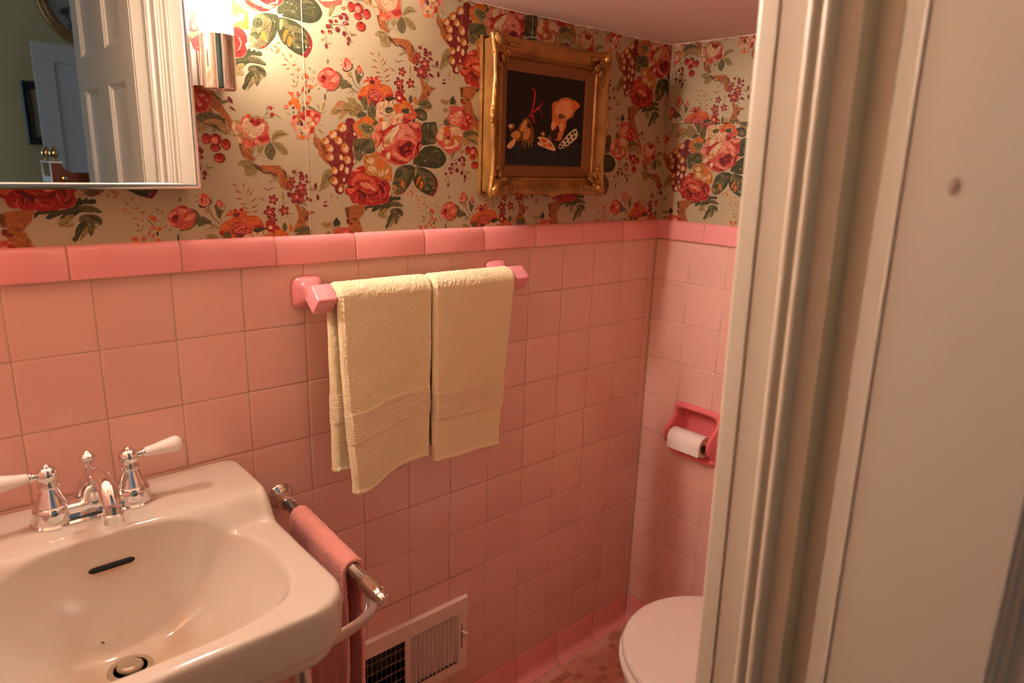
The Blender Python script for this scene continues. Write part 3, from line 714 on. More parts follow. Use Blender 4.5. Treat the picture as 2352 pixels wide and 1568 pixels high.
S gd 5 1480,2629 1519,2658
P gl 1424,2145 1448,2226 1526,2283 1632,2288 1678,2246 1736,2249 1656,2209 1540,2186 1442,2120
S gd 8 1423,2128 1482,2174 1561,2214 1667,2228
P gl 1431,2093 1535,2097 1610,2064 1665,1995 1690,1914 1564,1919 1500,1980
S gd 6 1440,2084 1532,2034 1606,1992 1661,1931
P gm 1291,1946 1333,2027 1402,2083 1455,2014 1479,1943 1446,1862 1405,1807 1323,1858
P gl 1172,1977 1258,2015 1284,1990 1205,1908
P gl 1061,1956 1126,1975 1104,1913 1082,1851 1058,1894
S gm 7 1063,1982 1083,1869 1125,1809
S gm 7 1125,1809 1184,1872 1268,1866 1302,1813
P gl 838,1706 879,1776 952,1795 1033,1789 1085,1746 1155,1686 1129,1572 1026,1542 946,1569 935,1681
S gd 8 915,1777 995,1770 1086,1764
S gd 8 1085,1755 1036,1692 1014,1630
P bs 1103,1738 1139,1730 1210,1687 1254,1634 1188,1633 1135,1659
P gt 258,2299 318,2433 436,2473 560,2449 652,2421 697,2324 712,2173 622,2236 545,2348 496,2378 423,2291 384,2223 316,2203 277,2234
P gm 278,2447 338,2491 439,2506 479,2484 588,2475 661,2422 697,2324 672,2339 617,2411 543,2447 459,2442 378,2363 274,2300
S gd 8 460,2343 532,2298 595,2226 622,2118
S gm 7 505,2271 474,2195
S gm 7 514,2280 533,2189
CH . 379,2099 67 83 0
CH . 508,1970 81 59 0
CH . 676,2031 74 83 0
CH . 518,2096 90 88 0
E pk1 504,2079 51 52 0
CH . 561,1815 90 77 0
L mr 824,2658 744,2759 68
S gm 8 650,2637 740,2701
P br 220,2844 465,2850 558,2760 711,2533 782,2429 782,2312 759,2226 721,2308 678,2423 590,2508 470,2590 412,2700
P gm 620,2684 568,2778 543,2784 524,2758
P br 277,2544 446,2597 521,2479 462,2475
L mr 760,2612 868,2544 37
P co 338,2597 436,2580 423,2522 358,2525
P br 1165,1712 1529,1719 1569,1658 1633,1618 1662,1525 1680,1452 1663,1327 1629,1327 1533,1379 1527,1472 1497,1534 1446,1595 1371,1604 1297,1623 1226,1683
P bs 1122,1691 1182,1652 1232,1602 1306,1583 1351,1624 1435,1584 1498,1544 1443,1544 1349,1594 1265,1613 1192,1642
P bs 1570,1669 1634,1629 1662,1536 1618,1525 1599,1597
P br 1777,1125 1843,1071 1908,984 2035,960 2152,936 2067,905 2019,873 1993,809 1945,788 1976,700 1869,660 1752,621 1756,707 1806,792 1834,899 1794,1008
P bs 1887,1049 1977,983 1931,984
P bs 1996,885 2004,808 1933,788 1948,853
E bs 1874,768 46 11 10
FL mr 1902,1359 110
FL mr 1809,1199 132
FL mr 1699,1379 87
FL mr 1738,1474 76
FL mr 1933,1284 89
FL mr 1893,1156 78
E pk1 1896,1353 34 23 0
E pk1 1814,1199 34 28 0
E mr 1790,1621 41 31 0
E mr 1908,1601 41 27 0
E mr 1921,1528 53 53 0
E mr 2014,1550 30 36 -20
E mr 2022,1455 46 26 20
E mr 1675,1243 29 46 0
E pk1 1801,1626 11 8 0
E pk1 1933,1523 14 11 0
S gm 9 1661,1515 1710,1588
S gm 9 1797,1537 1856,1580
L gl 1814,1663 1873,1706 15
S mr 16 2051,1337 2109,1316 2203,1316
L mr 2156,1327 2190,1434 56
L mr 1975,1188 2101,1132 67
L mr 2207,1131 2200,1251 68
S gl 9 2024,1241 2083,1273
L mr 2301,1086 2387,1129 28
L mr 2287,1043 2402,1047 39
L gl 1528,1493 1368,1543 32
L gl 1452,1503 1318,1430 32
L gl 1463,1513 1514,1451 28
L gm 1936,1091 1992,1047 25
L gl 1619,904 1733,923 20
S gm 7 1618,883 1716,827
L gm 1570,617 1578,777 99
L or 1694,601 1667,753 78
P gm 1753,642 1871,692 1988,699 2054,609 2006,578 1751,599
L oc 2487,1194 2427,1206 26
L oc 2474,1173 2466,1294 21
L oc 2473,1150 2460,1106 21
L oc 2562,1216 2596,1127 21
L gt 4989,2957 4818,3026 114
L gt 5011,2860 4883,2818 114
L gt 4946,2971 5031,3027 94
L gd 5074,2947 5137,3118 114
L gd 5159,3070 5139,2952 96
S gd 9 5032,2928 5076,2848 5227,2892
P gm 4906,2621 4948,2690 5013,2644 5057,2563 4928,2555
S gd 9 4801,2515 4885,2586
P pk2 4980,2692 5055,2796 5043,2895 5161,2945 5293,2930 5425,2948 5561,2881 5632,2750 5611,2645 5568,2523 5411,2480 5320,2561 5210,2554 5079,2581
P rd 5360,2884 5448,2924 5562,2814 5632,2750 5589,2610 5523,2520 5366,2495 5320,2578 5453,2636 5406,2769
P pk1 5055,2763 5206,2823 5338,2866 5361,2766 5297,2644 5188,2570 5078,2614 5034,2679
E co 5108,2892 52 33 0
E wh 5229,2741 44 27 0
E wh 5143,2685 35 23 0
E wh 5294,2813 35 24 0
E pk1 5496,2741 40 27 0
E pk1 5565,2677 32 24 0
E pk1 5454,2602 36 24 0
E pk1 5404,2904 36 17 0
E dr 5115,2784 20 15 0
E dr 5287,2731 18 13 0
E dr 5176,2620 20 15 0
E dr 5077,2698 15 12 0
E dr 5385,2717 13 10 0
E dr 5517,2811 14 10 0
P pk2 4717,2278 4717,2361 4822,2500 4907,2563 5036,2545 5145,2534 5299,2525 5367,2444 5379,2359 5325,2253 5338,2133 5217,2077 5107,2022 4997,2035 4889,2117 4781,2197
P wh 4738,2329 4822,2500 4928,2555 4950,2473 4887,2386 4930,2321 4823,2266
P or 4907,2521 5014,2527 5015,2443 4929,2422
P wh 5069,2513 5232,2539 5356,2443 5346,2357 5234,2386 5125,2347 5080,2429
P og 5125,2381 5279,2354 5325,2270 5236,2284 5147,2314
P og 4887,2336 4995,2307 5104,2244 5018,2172 4909,2236
P wh 4952,2288 5039,2275 4996,2205 4931,2220
P wh 5170,2281 5236,2284 5281,2200 5194,2145 4975,2103 4931,2152 5149,2177
E gd 5023,2325 30 24 0
S bs 10 5082,2260 5170,2230 5215,2197
P br 5353,3301 5710,3333 5667,3228 5579,3103 5559,2983 5629,2886 5677,2787 5495,2809 5358,2968 5378,3120
P bs 5309,3281 5375,3270 5356,3102 5311,3165
E mr 5346,3051 35 40 0
E mr 5402,3005 40 23 0
E bs 5490,3079 45 24 0
P gt 5368,2358 5525,2400 5731,2410 5827,2309 5901,2171 5782,2237 5641,2318 5551,2262 5461,2189 5393,2204
P gm 5389,2428 5546,2504 5684,2477 5872,2381 5731,2410 5594,2403 5436,2344
L gm 5677,2770 5795,2656 52
L gm 5772,2655 5910,2698 44
L gl 5194,2093 5130,1971 59
L gl 5151,2058 5087,1884 67
L gt 5418,2084 5306,2045 68
E mr 5120,1816 40 31 0
E mr 5308,1907 40 38 0
E mr 5421,1910 36 42 10
E mr 5375,1961 54 21 0
E mr 5066,1728 40 38 0
E mr 5100,1650 40 31 0
E mr 4969,1631 35 28 0
E mr 5244,1705 45 42 0
E mr 5369,1654 36 42 0
E mr 5450,1576 37 42 0
E mr 5439,1505 27 28 0
E mr 5026,1415 26 42 0
E mr 5400,1822 54 32 0
E mr 5220,1835 31 24 0
E pk1 5389,1821 23 14 0
E pk1 5332,1803 18 14 0
E or 4991,1623 18 14 0
E or 5111,1633 18 14 0
S gm 10 5024,1589 5025,1484 5026,1380
S gm 10 5088,1763 5243,1783 5378,1769
S gm 10 5378,1769 5449,1629 5439,1505
S gd 10 5153,1885 5263,1923
L gm 5155,1695 5110,1763 44
L gl 5047,1467 5113,1467 24
L gl 5471,1665 5609,1667 36
L gl 5518,1612 5470,1718 33
L gl 5473,1558 5542,1524 24
L gl 4991,1536 4926,1484 28"""
rs = random.Random(21); EXTRA = []
HUE = dict(gd=('gm', 'gm'), gm=('gl', 'gd'), gl=('gt', 'gm'), gt=('gl', 'gm'), pk2=('pk1', 'rd'), pk1=('cr', 'pk2'), co=('pk1', 'rd'), rd=('co', 'dr'), wh=('cr', 'og'), cr=('wh', 'pk1'), or_=('og', 'co'), og=('wh', 'br'), br=('oc', 'bs'), mr=('rd', 'dr'))
HUE['or'] = ('og', 'co')
def wp_shapes():
    out = []                                  # (colour, [(x,z)...]) in metres on the wall
    def ell(c, x, z, a, b, rot=0, n=18):
        r = math.radians(-rot); out.append((c, [(x+a*math.cos(t)*math.cos(r)-b*math.sin(t)*math.sin(r), z+a*math.cos(t)*math.sin(r)+b*math.sin(t)*math.cos(r)) for t in [2*PI*k/n for k in range(n)]]))
    def leaf(c, p, q, wd):
        p, q = Vector(p), Vector(q); d = q-p; nrm = Vector((-d.y, d.x)).normalized()
        L = [p+d*t+nrm*wd*.5*math.sin(PI*min(1, t*1.0))**.8*(1-.25*t)*(1 if t < 1 else 0) for t in (0, .15, .35, .55, .75, .9)]
        Rr = [p+d*t-nrm*wd*.5*math.sin(PI*t)**.8*(1-.25*t) for t in (.9, .75, .55, .35, .15)]
        out.append((c, [tuple(v) for v in L]+[tuple(q)]+[tuple(v) for v in Rr]))
    for ln in WP.strip().split('\n'):
        t = ln.split(); k = t[0]; c = t[1]
        P = lambda q: (float(q.split(',')[0])*1e-4-1.2, float(q.split(',')[1])*1e-4+1.2)
        if k == 'P':
            pts = [P(q) for q in t[2:]]; s = spline([(x, z, 0) for x, z in pts], 3, True); out.append((c, [(v.x, v.y) for v in s]))
            ar = abs(sum(pts[i-1][0]*pts[i][1]-pts[i][0]*pts[i-1][1] for i in range(len(pts))))/2; cen = Vector((sum(p[0] for p in pts)/len(pts), sum(p[1] for p in pts)/len(pts)))
            if ar > 6e-5 and c in HUE:
                hi, lo = HUE[c]; n_ = min(18, int(4+ar*2.4e4)); EXTRA.append(len(out))
                far = max(pts, key=lambda p: (Vector(p)-cen).length); mj = (Vector(far)-cen)
                for q_ in range(n_):
                    sp_ = s[int(rs.random()*len(s))]; e = Vector((sp_.x, sp_.y)); v = e-cen
                    if c in ('gd', 'gm', 'gl', 'gt'):     # side veins leaving the midrib
                        base = cen+mj*rs.uniform(-.7, .7); leaf(hi if q_ % 3 else lo, base.lerp(cen, .1), base.lerp(e, .75), rs.uniform(.0005, .0011))
                    else: leaf(hi if q_ % 2 else lo, cen+v*rs.uniform(.25, .6), cen+v*rs.uniform(.72, .95)+Vector((-v.y, v.x))*rs.uniform(-.12, .12), rs.uniform(.0006, .0016))
                if c in ('gd', 'gm', 'gl', 'gt'): leaf(lo, cen-mj*.8, cen+mj*.92, .0010)
                EXTRA.append(len(out))
        elif k == 'E': x, z = P(t[2]); ell(c, x, z, float(t[3])*1e-4, float(t[4])*1e-4, float(t[5]))
        elif k in ('GR', 'GW', 'CH'):
            x, z = P(t[2]); a = float(t[3])*1e-4; b = float(t[4])*1e-4; r = float(t[5])
            if k == 'GR': ell('mr', x+.10*a, z-.12*b, a*1.12, b*1.12, r); ell('br', x, z, a*1.0, b*1.0, r); ell('og', x-.14*a, z+.12*b, a*.82, b*.82, r); ell('cr', x+.20*a, z-.10*b, a*.58, b*.66, r+25); ell('wh', x+.05*a, z-.42*b, a*.50, b*.30, r); ell('or', x-.30*a, z+.30*b, a*.42, b*.38, r)
            elif k == 'GW': ell('mr', x, z, a*1.25, b*1.15, r); ell('og', x-.1*a, z+.1*b, a*.95, b*.95, r); ell('cr', x+.05*a, z, a*.68, b*.8, r)
            else: ell('dr', x, z, a*1.02, b*1.02); ell('rd', x-.03*a, z-.02*b, a*.9, b*.9); ell('co', x-.2*a, z-.2*b, a*.62, b*.55); ell('rd', x-.05*a, z+.12*b, a*.55, b*.5); ell('dr', x+.1*a, z+.72*b, a*.3, b*.2)
        elif k == 'FL':
            x, z = P(t[2]); s = float(t[3])*1e-4; a0 = (x*9173+z*3371) % 1
            for i in range(5):
                an = 2*PI*(i+a0)/5; ux, uz = math.cos(an), math.sin(an)
                ell(c, x+ux*s*.55, z+uz*s*.55, s*.42, s*.30, -math.degrees(an)); ell('co', x+ux*s*.42, z+uz*s*.42, s*.20, s*.11, -math.degrees(an))
            ell('or', x, z, s*.14, s*.14)
        elif k == 'L':
            leaf(c, P(t[2]), P(t[3]), float(t[4])*1e-4)
            if float(t[4]) > 55 and c in ('gt', 'gl', 'gm'):
                a, b = Vector(P(t[2])), Vector(P(t[3])); leaf('gd', a, a.lerp(b, .85), .0009)
        elif k == 'S':
            wd = max(.0006, float(t[2])*1e-4); pts = [Vector(P(q)) for q in t[3:]]; s = [Vector((v.x, v.y)) for v in spline([(p.x, p.y, 0) for p in pts], 4)]
            L, Rr = [], []
            for i, p in enumerate(s):
                d = s[min(i+1, len(s)-1)]-s[max(i-1, 0)]; nn = Vector((-d.y, d.x)).normalized()*wd*.5*(1-.5*i/len(s)); L.append(tuple(p+nn)); Rr.append(tuple(p-nn))
            out.append((c, L+Rr[::-1]))
    return out
def clip(poly, rect):
    for ax, lim, sgn in ((0, rect[0], 1), (0, rect[1], -1), (1, rect[2], 1), (1, rect[3], -1)):
        o = []
        for i, p in enumerate(poly):
            q = poly[(i+1) % len(poly)]; ip = (p[ax]-lim)*sgn >= 0; iq = (q[ax]-lim)*sgn >= 0
            if ip: o.append(p)
            if ip != iq:
                t = (lim-p[ax])/(q[ax]-p[ax]); o.append((p[0]+(q[0]-p[0])*t, p[1]+(q[1]-p[1])*t))
        poly = o
        if len(poly) < 3: return None
    return poly
SH = wp_shapes(); LV = []; lv = 0; EX = list(zip(EXTRA[::2], EXTRA[1::2])); exs = {i for a_, b_ in EX for i in range(a_+1, b_)}
for i in range(len(SH)):
    if i not in exs: lv += 1
    LV.append(lv)
AX, BX, BZ = .5135, .25675, .2285
def lay_print(name, rect, off, to3, parent, seams=()):
    V, F, col = [], [], []
    for li, (c, poly) in enumerate(SH):
        cc = (*INKL[c], 1); d = .00002+LV[li]*5e-7
        mx = sum(p[0] for p in poly)/len(poly); mz = sum(p[1] for p in poly)/len(poly)
        for j in range(-3, 4):
            for i in range(-5, 6):
                ox, oz = off[0]+i*AX+j*BX, off[1]+j*BZ
                X, Z = mx+ox, mz+oz
                if X < rect[0]-.08 or X > rect[1]+.08 or Z < rect[2]-.08 or Z > rect[3]+.08: continue
                p = clip([(a+ox, b+oz) for a, b in poly], rect)
                if not p: continue
                b0 = len(V); V += [to3(x, z, d) for x, z in p]; F.append(tuple(range(b0, len(V)))); col.append(cc)
    cc = (*lin((214,200,172)), 1)
    for s in seams:
        b0 = len(V); V += [to3(x, z, .0012) for x, z in ((s-.0006, rect[2]), (s+.0006, rect[2]), (s+.0006, rect[3]), (s-.0006, rect[3]))]; F.append((b0, b0+1, b0+2, b0+3)); col.append(cc)
    o = mesh_obj(name, V, F, M_print, parent)
    a = o.data.color_attributes.new('print', 'FLOAT_COLOR', 'CORNER'); i = 0
    for p in o.data.polygons:
        for _ in p.loop_indices: a.data[i].color = col[p.index]; i += 1
    return o
lay_print('floral_print', (-1.78, -.0005, 1.245, 1.83), (0, 0), W_B, wb, (-.9965, -.4838, -1.51))
RW = lambda u, z, d=0: (-d, -u, z)
lay_print('floral_print', (.0005, .95, 1.245, 1.50), (.984, .004), RW, wr)
lay_print('floral_print', (.0145, .95, 1.4995, CEIL), (.958, .007), lambda u, z, d=0: (-.007-d, -u, z), wr)

# ------------------------------------------------------------------ basin
M_basin = mat('basin_porcelain', lin((212,200,184)), .1, coat=.5)
nt = M_basin.node_tree; b = nt.nodes['Principled BSDF']      # tea-coloured mineral stain low in the bowl, rust at the overflow
tc = nt.nodes.new('ShaderNodeTexCoord')
def dist_stain(center, scale, r0, r1, colr, prev, fac, nz=40):
    mp = nt.nodes.new('ShaderNodeMapping'); mp.inputs['Location'].default_value = tuple(-center[i]*scale[i] for i in range(3)); mp.inputs['Scale'].default_value = scale
    nt.links.new(tc.outputs['Object'], mp.inputs['Vector'])
    ln = nt.nodes.new('ShaderNodeVectorMath'); ln.operation = 'LENGTH'; nt.links.new(mp.outputs['Vector'], ln.inputs[0])
    n = nt.nodes.new('ShaderNodeTexNoise'); n.inputs['Scale'].default_value = nz; nt.links.new(tc.outputs['Object'], n.inputs['Vector'])
    ad = nt.nodes.new('ShaderNodeMath'); ad.operation = 'MULTIPLY_ADD'; ad.inputs[1].default_value = (r1-r0)*.9; nt.links.new(n.outputs['Fac'], ad.inputs[0]); nt.links.new(ln.outputs['Value'], ad.inputs[2])
    mr = nt.nodes.new('ShaderNodeMapRange'); mr.interpolation_type = 'SMOOTHSTEP'; mr.inputs['From Min'].default_value = r0; mr.inputs['From Max'].default_value = r1+(r1-r0)*.4; mr.inputs['To Min'].default_value = fac; mr.inputs['To Max'].default_value = 0
    nt.links.new(ad.outputs[0], mr.inputs['Value'])
    mx = nt.nodes.new('ShaderNodeMix'); mx.data_type = 'RGBA'; nt.links.new(mr.outputs[0], mx.inputs['Factor'])
    if prev is None: mx.inputs['A'].default_value = (*lin((212,200,184)), 1)
    else: nt.links.new(prev, mx.inputs['A'])
    mx.inputs['B'].default_value = (*colr, 1); return mx.outputs['Result']
SX, SY = -1.385, -.285
p = dist_stain((SX, -.27, .70), (1/.19, 1/.15, 1/.125), .35, 1.0, lin((186,152,112)), None, .8, 12)
p = dist_stain((SX, -.182, .826), (1/.040, 1/.05, 1/.012), .7, 1.25, lin((200,130,60)), p, .5, 120)
nt.links.new(p, b.inputs['Base Color'])
RIM, DECK = .834, .877
def zr(x, y): return RIM+(DECK-RIM)*sm(-.182, -.142, y)
def outline(t, hw=.228, yb=-.0025, yf=-.440, rb=.016, rf=.062):
    # ray from the centre to a rounded rectangle
    dx, dy = math.cos(t), math.sin(t); lo_, hi_ = 0, .6
    def inside(s):
        x, y = abs(dx*s), SY+dy*s
        if x > hw or y > yb or y < yf: return False
        r = rb if y > -.2 else rf
        if x > hw-r:
            if y > yb-r: return (x-hw+r)**2+(y-yb+r)**2 < r*r
            if y < yf+r: return (x-hw+r)**2+(y-yf-r)**2 < r*r
        return True
    for _ in range(24):
        md = (lo_+hi_)/2
        if inside(md): lo_ = md
        else: hi_ = md
    return Vector((SX+dx*lo_, SY+dy*lo_))
def opening(t):
    c, s_ = math.cos(t), math.sin(t); n = 3.2
    a = .187; bb = .136 if s_ > 0 else .128
    return Vector((SX+a*math.copysign(abs(c)**(2/n), c), SY+bb*math.copysign(abs(s_)**(2/n), s_)))
DR = Vector((SX-.006, -.236)); DZ = .712
def basin_pt(t, q):
    B = opening(t); z0 = zr(B.x, B.y)
    cx = DR+(Vector((math.cos(t), math.sin(t)))*.024)
    p = B.lerp(cx, q); f = sm(0, 1, q)*.22+(1-(1-q)**3.0)*.78
    # soft shoulder at the lip
    f *= sm(-.03, .075, q) if q < .075 else 1
    return Vector((p.x, p.y, z0+(DZ-z0)*f))
N = 144; rings = []
ths = [2*PI*k/N for k in range(N)]
def ring(fn): rings.append([fn(t) for t in ths])
def inset(t, d):
    o = outline(t); c = Vector((SX, SY)); v = o-c; return c+v*max(0, (v.length-d)/v.length)
for zz, ins in ((.690, .202), (.694, .178), (.712, .13), (.738, .06), (.745, .035), (.7455, .020), (.752, .010), (.7665, .0058), (.7685, .0062), (.7705, .0022), (.776, .0006), (.80, 0)):
    ring(lambda t, zz=zz, ins=ins: Vector((*inset(t, ins), zz)))
for dz, ins in ((-.016, 0), (-.0075, .0010), (-.003, .0035), (-.0008, .0075), (0, .012)):
    ring(lambda t, dz=dz, ins=ins: (lambda o: Vector((o.x, o.y, zr(*outline(t))+dz)))(inset(t, ins)))
for q in (.25, .45, .62, .78, .9):
    ring(lambda t, q=q: (lambda o: Vector((o.x, o.y, zr(o.x, o.y))))(inset(t, .012).lerp(opening(t), q)))
for q in [i/34 for i in range(35)]: ring(lambda t, q=q: basin_pt(t, q))
V = [v for r in rings for v in r]; F = []
for i in range(len(rings)-1):
    for k in range(N): F.append((i*N+k, i*N+(k+1) % N, (i+1)*N+(k+1) % N, (i+1)*N+k))
F.append(tuple(range(N))[::-1])
basin = thing('wall_basin', 'white porcelain washbasin with a raised back ledge and tea-coloured staining in its bowl', 'sink', (SX, 0, .744))
ob = mesh_obj('bowl', V, F, M_basin, basin, True)
ssd = ob.modifiers.new('s', 'SUBSURF'); ssd.levels = 1; ssd.render_levels = 2
# overflow slot on the back slope
bm = bmesh.new(); best = None
def surf_at(x, z):       # back wall of the bowl at a given height
    bq = None
    for k in range(N):
        if math.sin(ths[k]) <= 0: continue
        for i in range(60):
            p = basin_pt(ths[k], i/60); e = abs(p.x-x)+abs(p.z-z)
            if bq is None or e < bq[0]: bq = (e, p)
    return bq[1]
pts = []
for i in range(13):
    x = SX-.0285+.057*i/12; p0 = surf_at(x, .8275); pts.append(Vector((x, p0.y, p0.z)))
ya = sum(p.y for p in pts)/13
tube(bm, [Vector((pts[i].x, ya+.0005, .8275)) for i in range(13)], [.0024]+[.0048]*11+[.0024], n=14, flat=.9)
bm_obj('overflow_slot', bm, M_dark, basin, True)
bm = bmesh.new(); lathe(bm, [(.001, -.014), (.021, -.014), (.021, .0018), (.0225, .0025), (.0265, .0018), (.029, -.0006), (.029, -.004)], (DR.x, DR.y, DZ), n=48)
M_dull = mat('dull_drain_metal', lin((168,152,128)), .32, .35)
dr = bm_obj('drain_ring', bm, M_dull, basin, 'auto')
bm = bmesh.new(); lathe(bm, [(.0005, .0), (.012, .0), (.0155, .001), (.0165, .004), (.0155, .0068), (.010, .0086), (.0005, .009)], (DR.x-.001, DR.y-.002, DZ+.0015), axis=(.12, .1, 1), n=40)
bm_obj('drain_stopper', bm, M_dull, basin, True)
bm = bmesh.new(); lathe(bm, [(.0005, 0), (.0205, 0)], (DR.x, DR.y, DZ-.0005), n=32); bm_obj('drain_hole', bm, M_dark, basin)
bp_ = basin_pt(math.radians(98), .60); bm = bmesh.new(); tube(bm, [bp_+Vector((-.002, .0015, .0004)), bp_+Vector((0, 0, .0012)), bp_+Vector((.0028, -.001, .0008))], [.0005, .0013, .0004], n=8)
bp2 = bm_obj('basin_fleck', bm, mat('fleck', lin((90,60,40)), .8), None, True)
bp2['label'] = 'tiny brown fleck stuck on the bowl between the overflow slot and the drain'; bp2['category'] = 'speck'
# legs of chromed tube
for lx in (SX+.176, SX-.176):
    bm = bmesh.new(); tube(bm, [(lx, -.362, FLOOR), (lx, -.362, .728)], .016, n=28)
    pass; lathe(bm, [(.022, 0), (.024, .002), (.024, .012), (.016, .018)], (lx, -.362, FLOOR))
    bm_obj('leg', bm, M_chrome, basin, 'auto')

# ------------------------------------------------------------------ faucet
FY = -.078; FZ = DECK-.0008
faucet = thing('faucet', 'chrome two-handle faucet with white ceramic levers on the basin ledge', 'faucet', (SX, FY, FZ))
BS = 1.0
bell = [(.0275, 0), (.0285, .0012), (.0285, .003), (.0262, .0055), (.0268, .008), (.0250, .0125), (.0255, .015), (.0235, .020), (.0238, .0225), (.0215, .0265), (.0195, .0285), (.0205, .0305), (.0165, .040), (.0125, .051), (.0112, .054), (.0135, .0555), (.0140, .058), (.0132, .0605), (.0100, .062), (.0098, .0635)]
bm = bmesh.new()
prof = [(-.0235, 0), (-.0245, .0025), (-.0215, .0045), (-.0200, .011), (-.0175, .013), (-.0165, .020), (-.0120, .0235), (0, .0245), (.0120, .0235), (.0165, .020), (.0175, .013), (.0200, .011), (.0215, .0045), (.0245, .0025), (.0235, 0)]
rr_ = []
for x in (-.050, -.03, 0, .03, .050): rr_.append([bm.verts.new((SX+x, FY+a*.98, FZ+z*1.18)) for a, z in prof])
for a, b_ in zip(rr_, rr_[1:]):
    for k in range(len(prof)-1): bm.faces.new((a[k], a[k+1], b_[k+1], b_[k]))
bm_obj('base_plate', bm, M_chrome, faucet, 'auto')
for sgn, ang in ((-1, 183), (1, 3)):
    hx = SX+sgn*.051
    bm = bmesh.new(); lathe(bm, bell, (hx, FY, FZ), n=48)
    bm_obj('handle_base', bm, M_chrome, faucet, 'auto')
    bz = FZ+.0735
    bm = bmesh.new(); lathe(bm, [(.0005, -.0125)]+[(.0140*math.cos(a), .0140*math.sin(a)) for a in [math.radians(d) for d in range(-75, 66, 10)]]+[(.0055, .0118), (.0040, .0128), (.0034, .0146), (.0018, .0156), (.0004, .0158)], (hx, FY, bz), n=40)
    d = Vector((sgn, -.10, .06 if sgn < 0 else .10)).normalized()
    kn = bm_obj('handle_ball', bm, M_chrome, faucet, True)
    bm = bmesh.new(); lathe(bm, [(.0045, .010), (.0042, .0145), (.0058, .0155), (.0058, .0172), (.0046, .0180), (.0062, .0192), (.0068, .0205), (.0064, .0222)], (hx, FY, bz), axis=d, n=28)
    bm_obj('lever_ferrule', bm, M_chrome, kn, 'auto')
    bm = bmesh.new(); lathe(bm, [(.0040, .0735), (.0046, .0745), (.0040, .0762), (.0022, .0775), (.0004, .078)], (hx, FY, bz), axis=d, n=20)
    bm_obj('lever_end_cap', bm, M_chrome, kn, 'auto')
    bm = bmesh.new(); lathe(bm, [(.0060, .0222), (.0070, .024), (.0076, .030), (.0090, .040), (.0112, .052), (.0126, .061), (.0123, .067), (.0102, .0715), (.0064, .0740), (.0030, .0748)], (hx, FY, bz), axis=d, n=36)
    bm_obj('lever', bm, M_handle, kn, True)
bm = bmesh.new()
lathe(bm, [(.0215, .022), (.0225, .026), (.0222, .033), (.0205, .041), (.0175, .048), (.0135, .054), (.0095, .058), (.0078, .0600), (.0082, .0615), (.0082, .063), (.0070, .0645), (.0052, .068), (.0046, .073), (.0052, .077), (.0075, .082), (.0108, .0865), (.0116, .0885), (.0100, .0915), (.0065, .0945), (.0035, .0965), (.0028, .098), (.0004, .0988)], (SX, FY+.006, FZ-.004), n=44)
bm_obj('spout_body', bm, M_chrome, faucet, True)
sp = spline([(SX, FY-.002, FZ+.026), (SX, FY-.024, FZ+.058), (SX, FY-.056, FZ+.077), (SX+.002, FY-.090, FZ+.078), (SX+.003, FY-.111, FZ+.064), (SX+.003, FY-.116, FZ+.046)], 7)
bm = bmesh.new(); tube(bm, sp, [.0168-.0050*min(1, i/20) for i in range(len(sp))], n=32)
lathe(bm, [(.0126, -.012), (.0132, -.010), (.0132, .0005), (.0122, .0015)], sp[-1], axis=(0, .05, 1), n=32)
bm_obj('spout', bm, M_chrome, faucet, 'auto')

# ------------------------------------------------------------------ chrome side bar with pink towel
BX_, BZ_ = -1.078, .776; LEGX = SX+.176
rail = thing('side_towel_bar', 'chrome towel bar reaching out from the wall beside the basin', 'towel bar', (BX_, 0, BZ_))
P0, P1 = Vector((BX_, 0, BZ_)), Vector((BX_-.001, -.375, BZ_-.022)); ax = (P1-P0).normalized()
bm = bmesh.new(); lathe(bm, [(.0245, .0002), (.0255, .003), (.0245, .006), (.021, .0085), (.0195, .0095), (.0190, .012), (.0165, .0135), (.0150, .015), (.0140, .034), (.0132, .037), (.0105, .038)], P0, axis=ax, n=36)
bm_obj('wall_flange', bm, M_chrome, rail, 'auto')
bm = bmesh.new(); tube(bm, [P0+ax*.03, P1-ax*.045], .0098, n=28); bm_obj('bar', bm, M_steel, rail, True)
bm = bmesh.new(); lathe(bm, [(.0115, -.062), (.0128, -.06), (.0135, -.052), (.0140, -.035), (.0135, -.022), (.0118, -.020), (.0112, -.012), (.0105, -.005), (.0075, -.001), (.0004, 0)], P1, axis=ax, n=32)
bm_obj('end_cap', bm, M_chrome, rail, 'auto')
br_p = spline([P1-ax*.040+Vector((0, 0, -.006)), P1-ax*.036+Vector((-.003, 0, -.020)), P1-ax*.031+Vector((-.008, 0, -.0285)), P1-ax*.027+Vector((-.018, 0, -.034)), P1-ax*.018+Vector((-.05, -.0, -.0355)), Vector((LEGX+.012, -.362, .7165))], 8)
bm = bmesh.new(); tube(bm, br_p, .0105, n=20, flat=.32, upv=(0, 1, 0)); bm_obj('bracket', bm, M_satin, rail, True)
bm = bmesh.new(); lathe(bm, [(.0164, 0), (.0182, .001), (.0182, .018), (.0164, .019)], (LEGX, -.362, .707), n=28); bm_obj('leg_clamp', bm, M_satin, rail, 'auto')

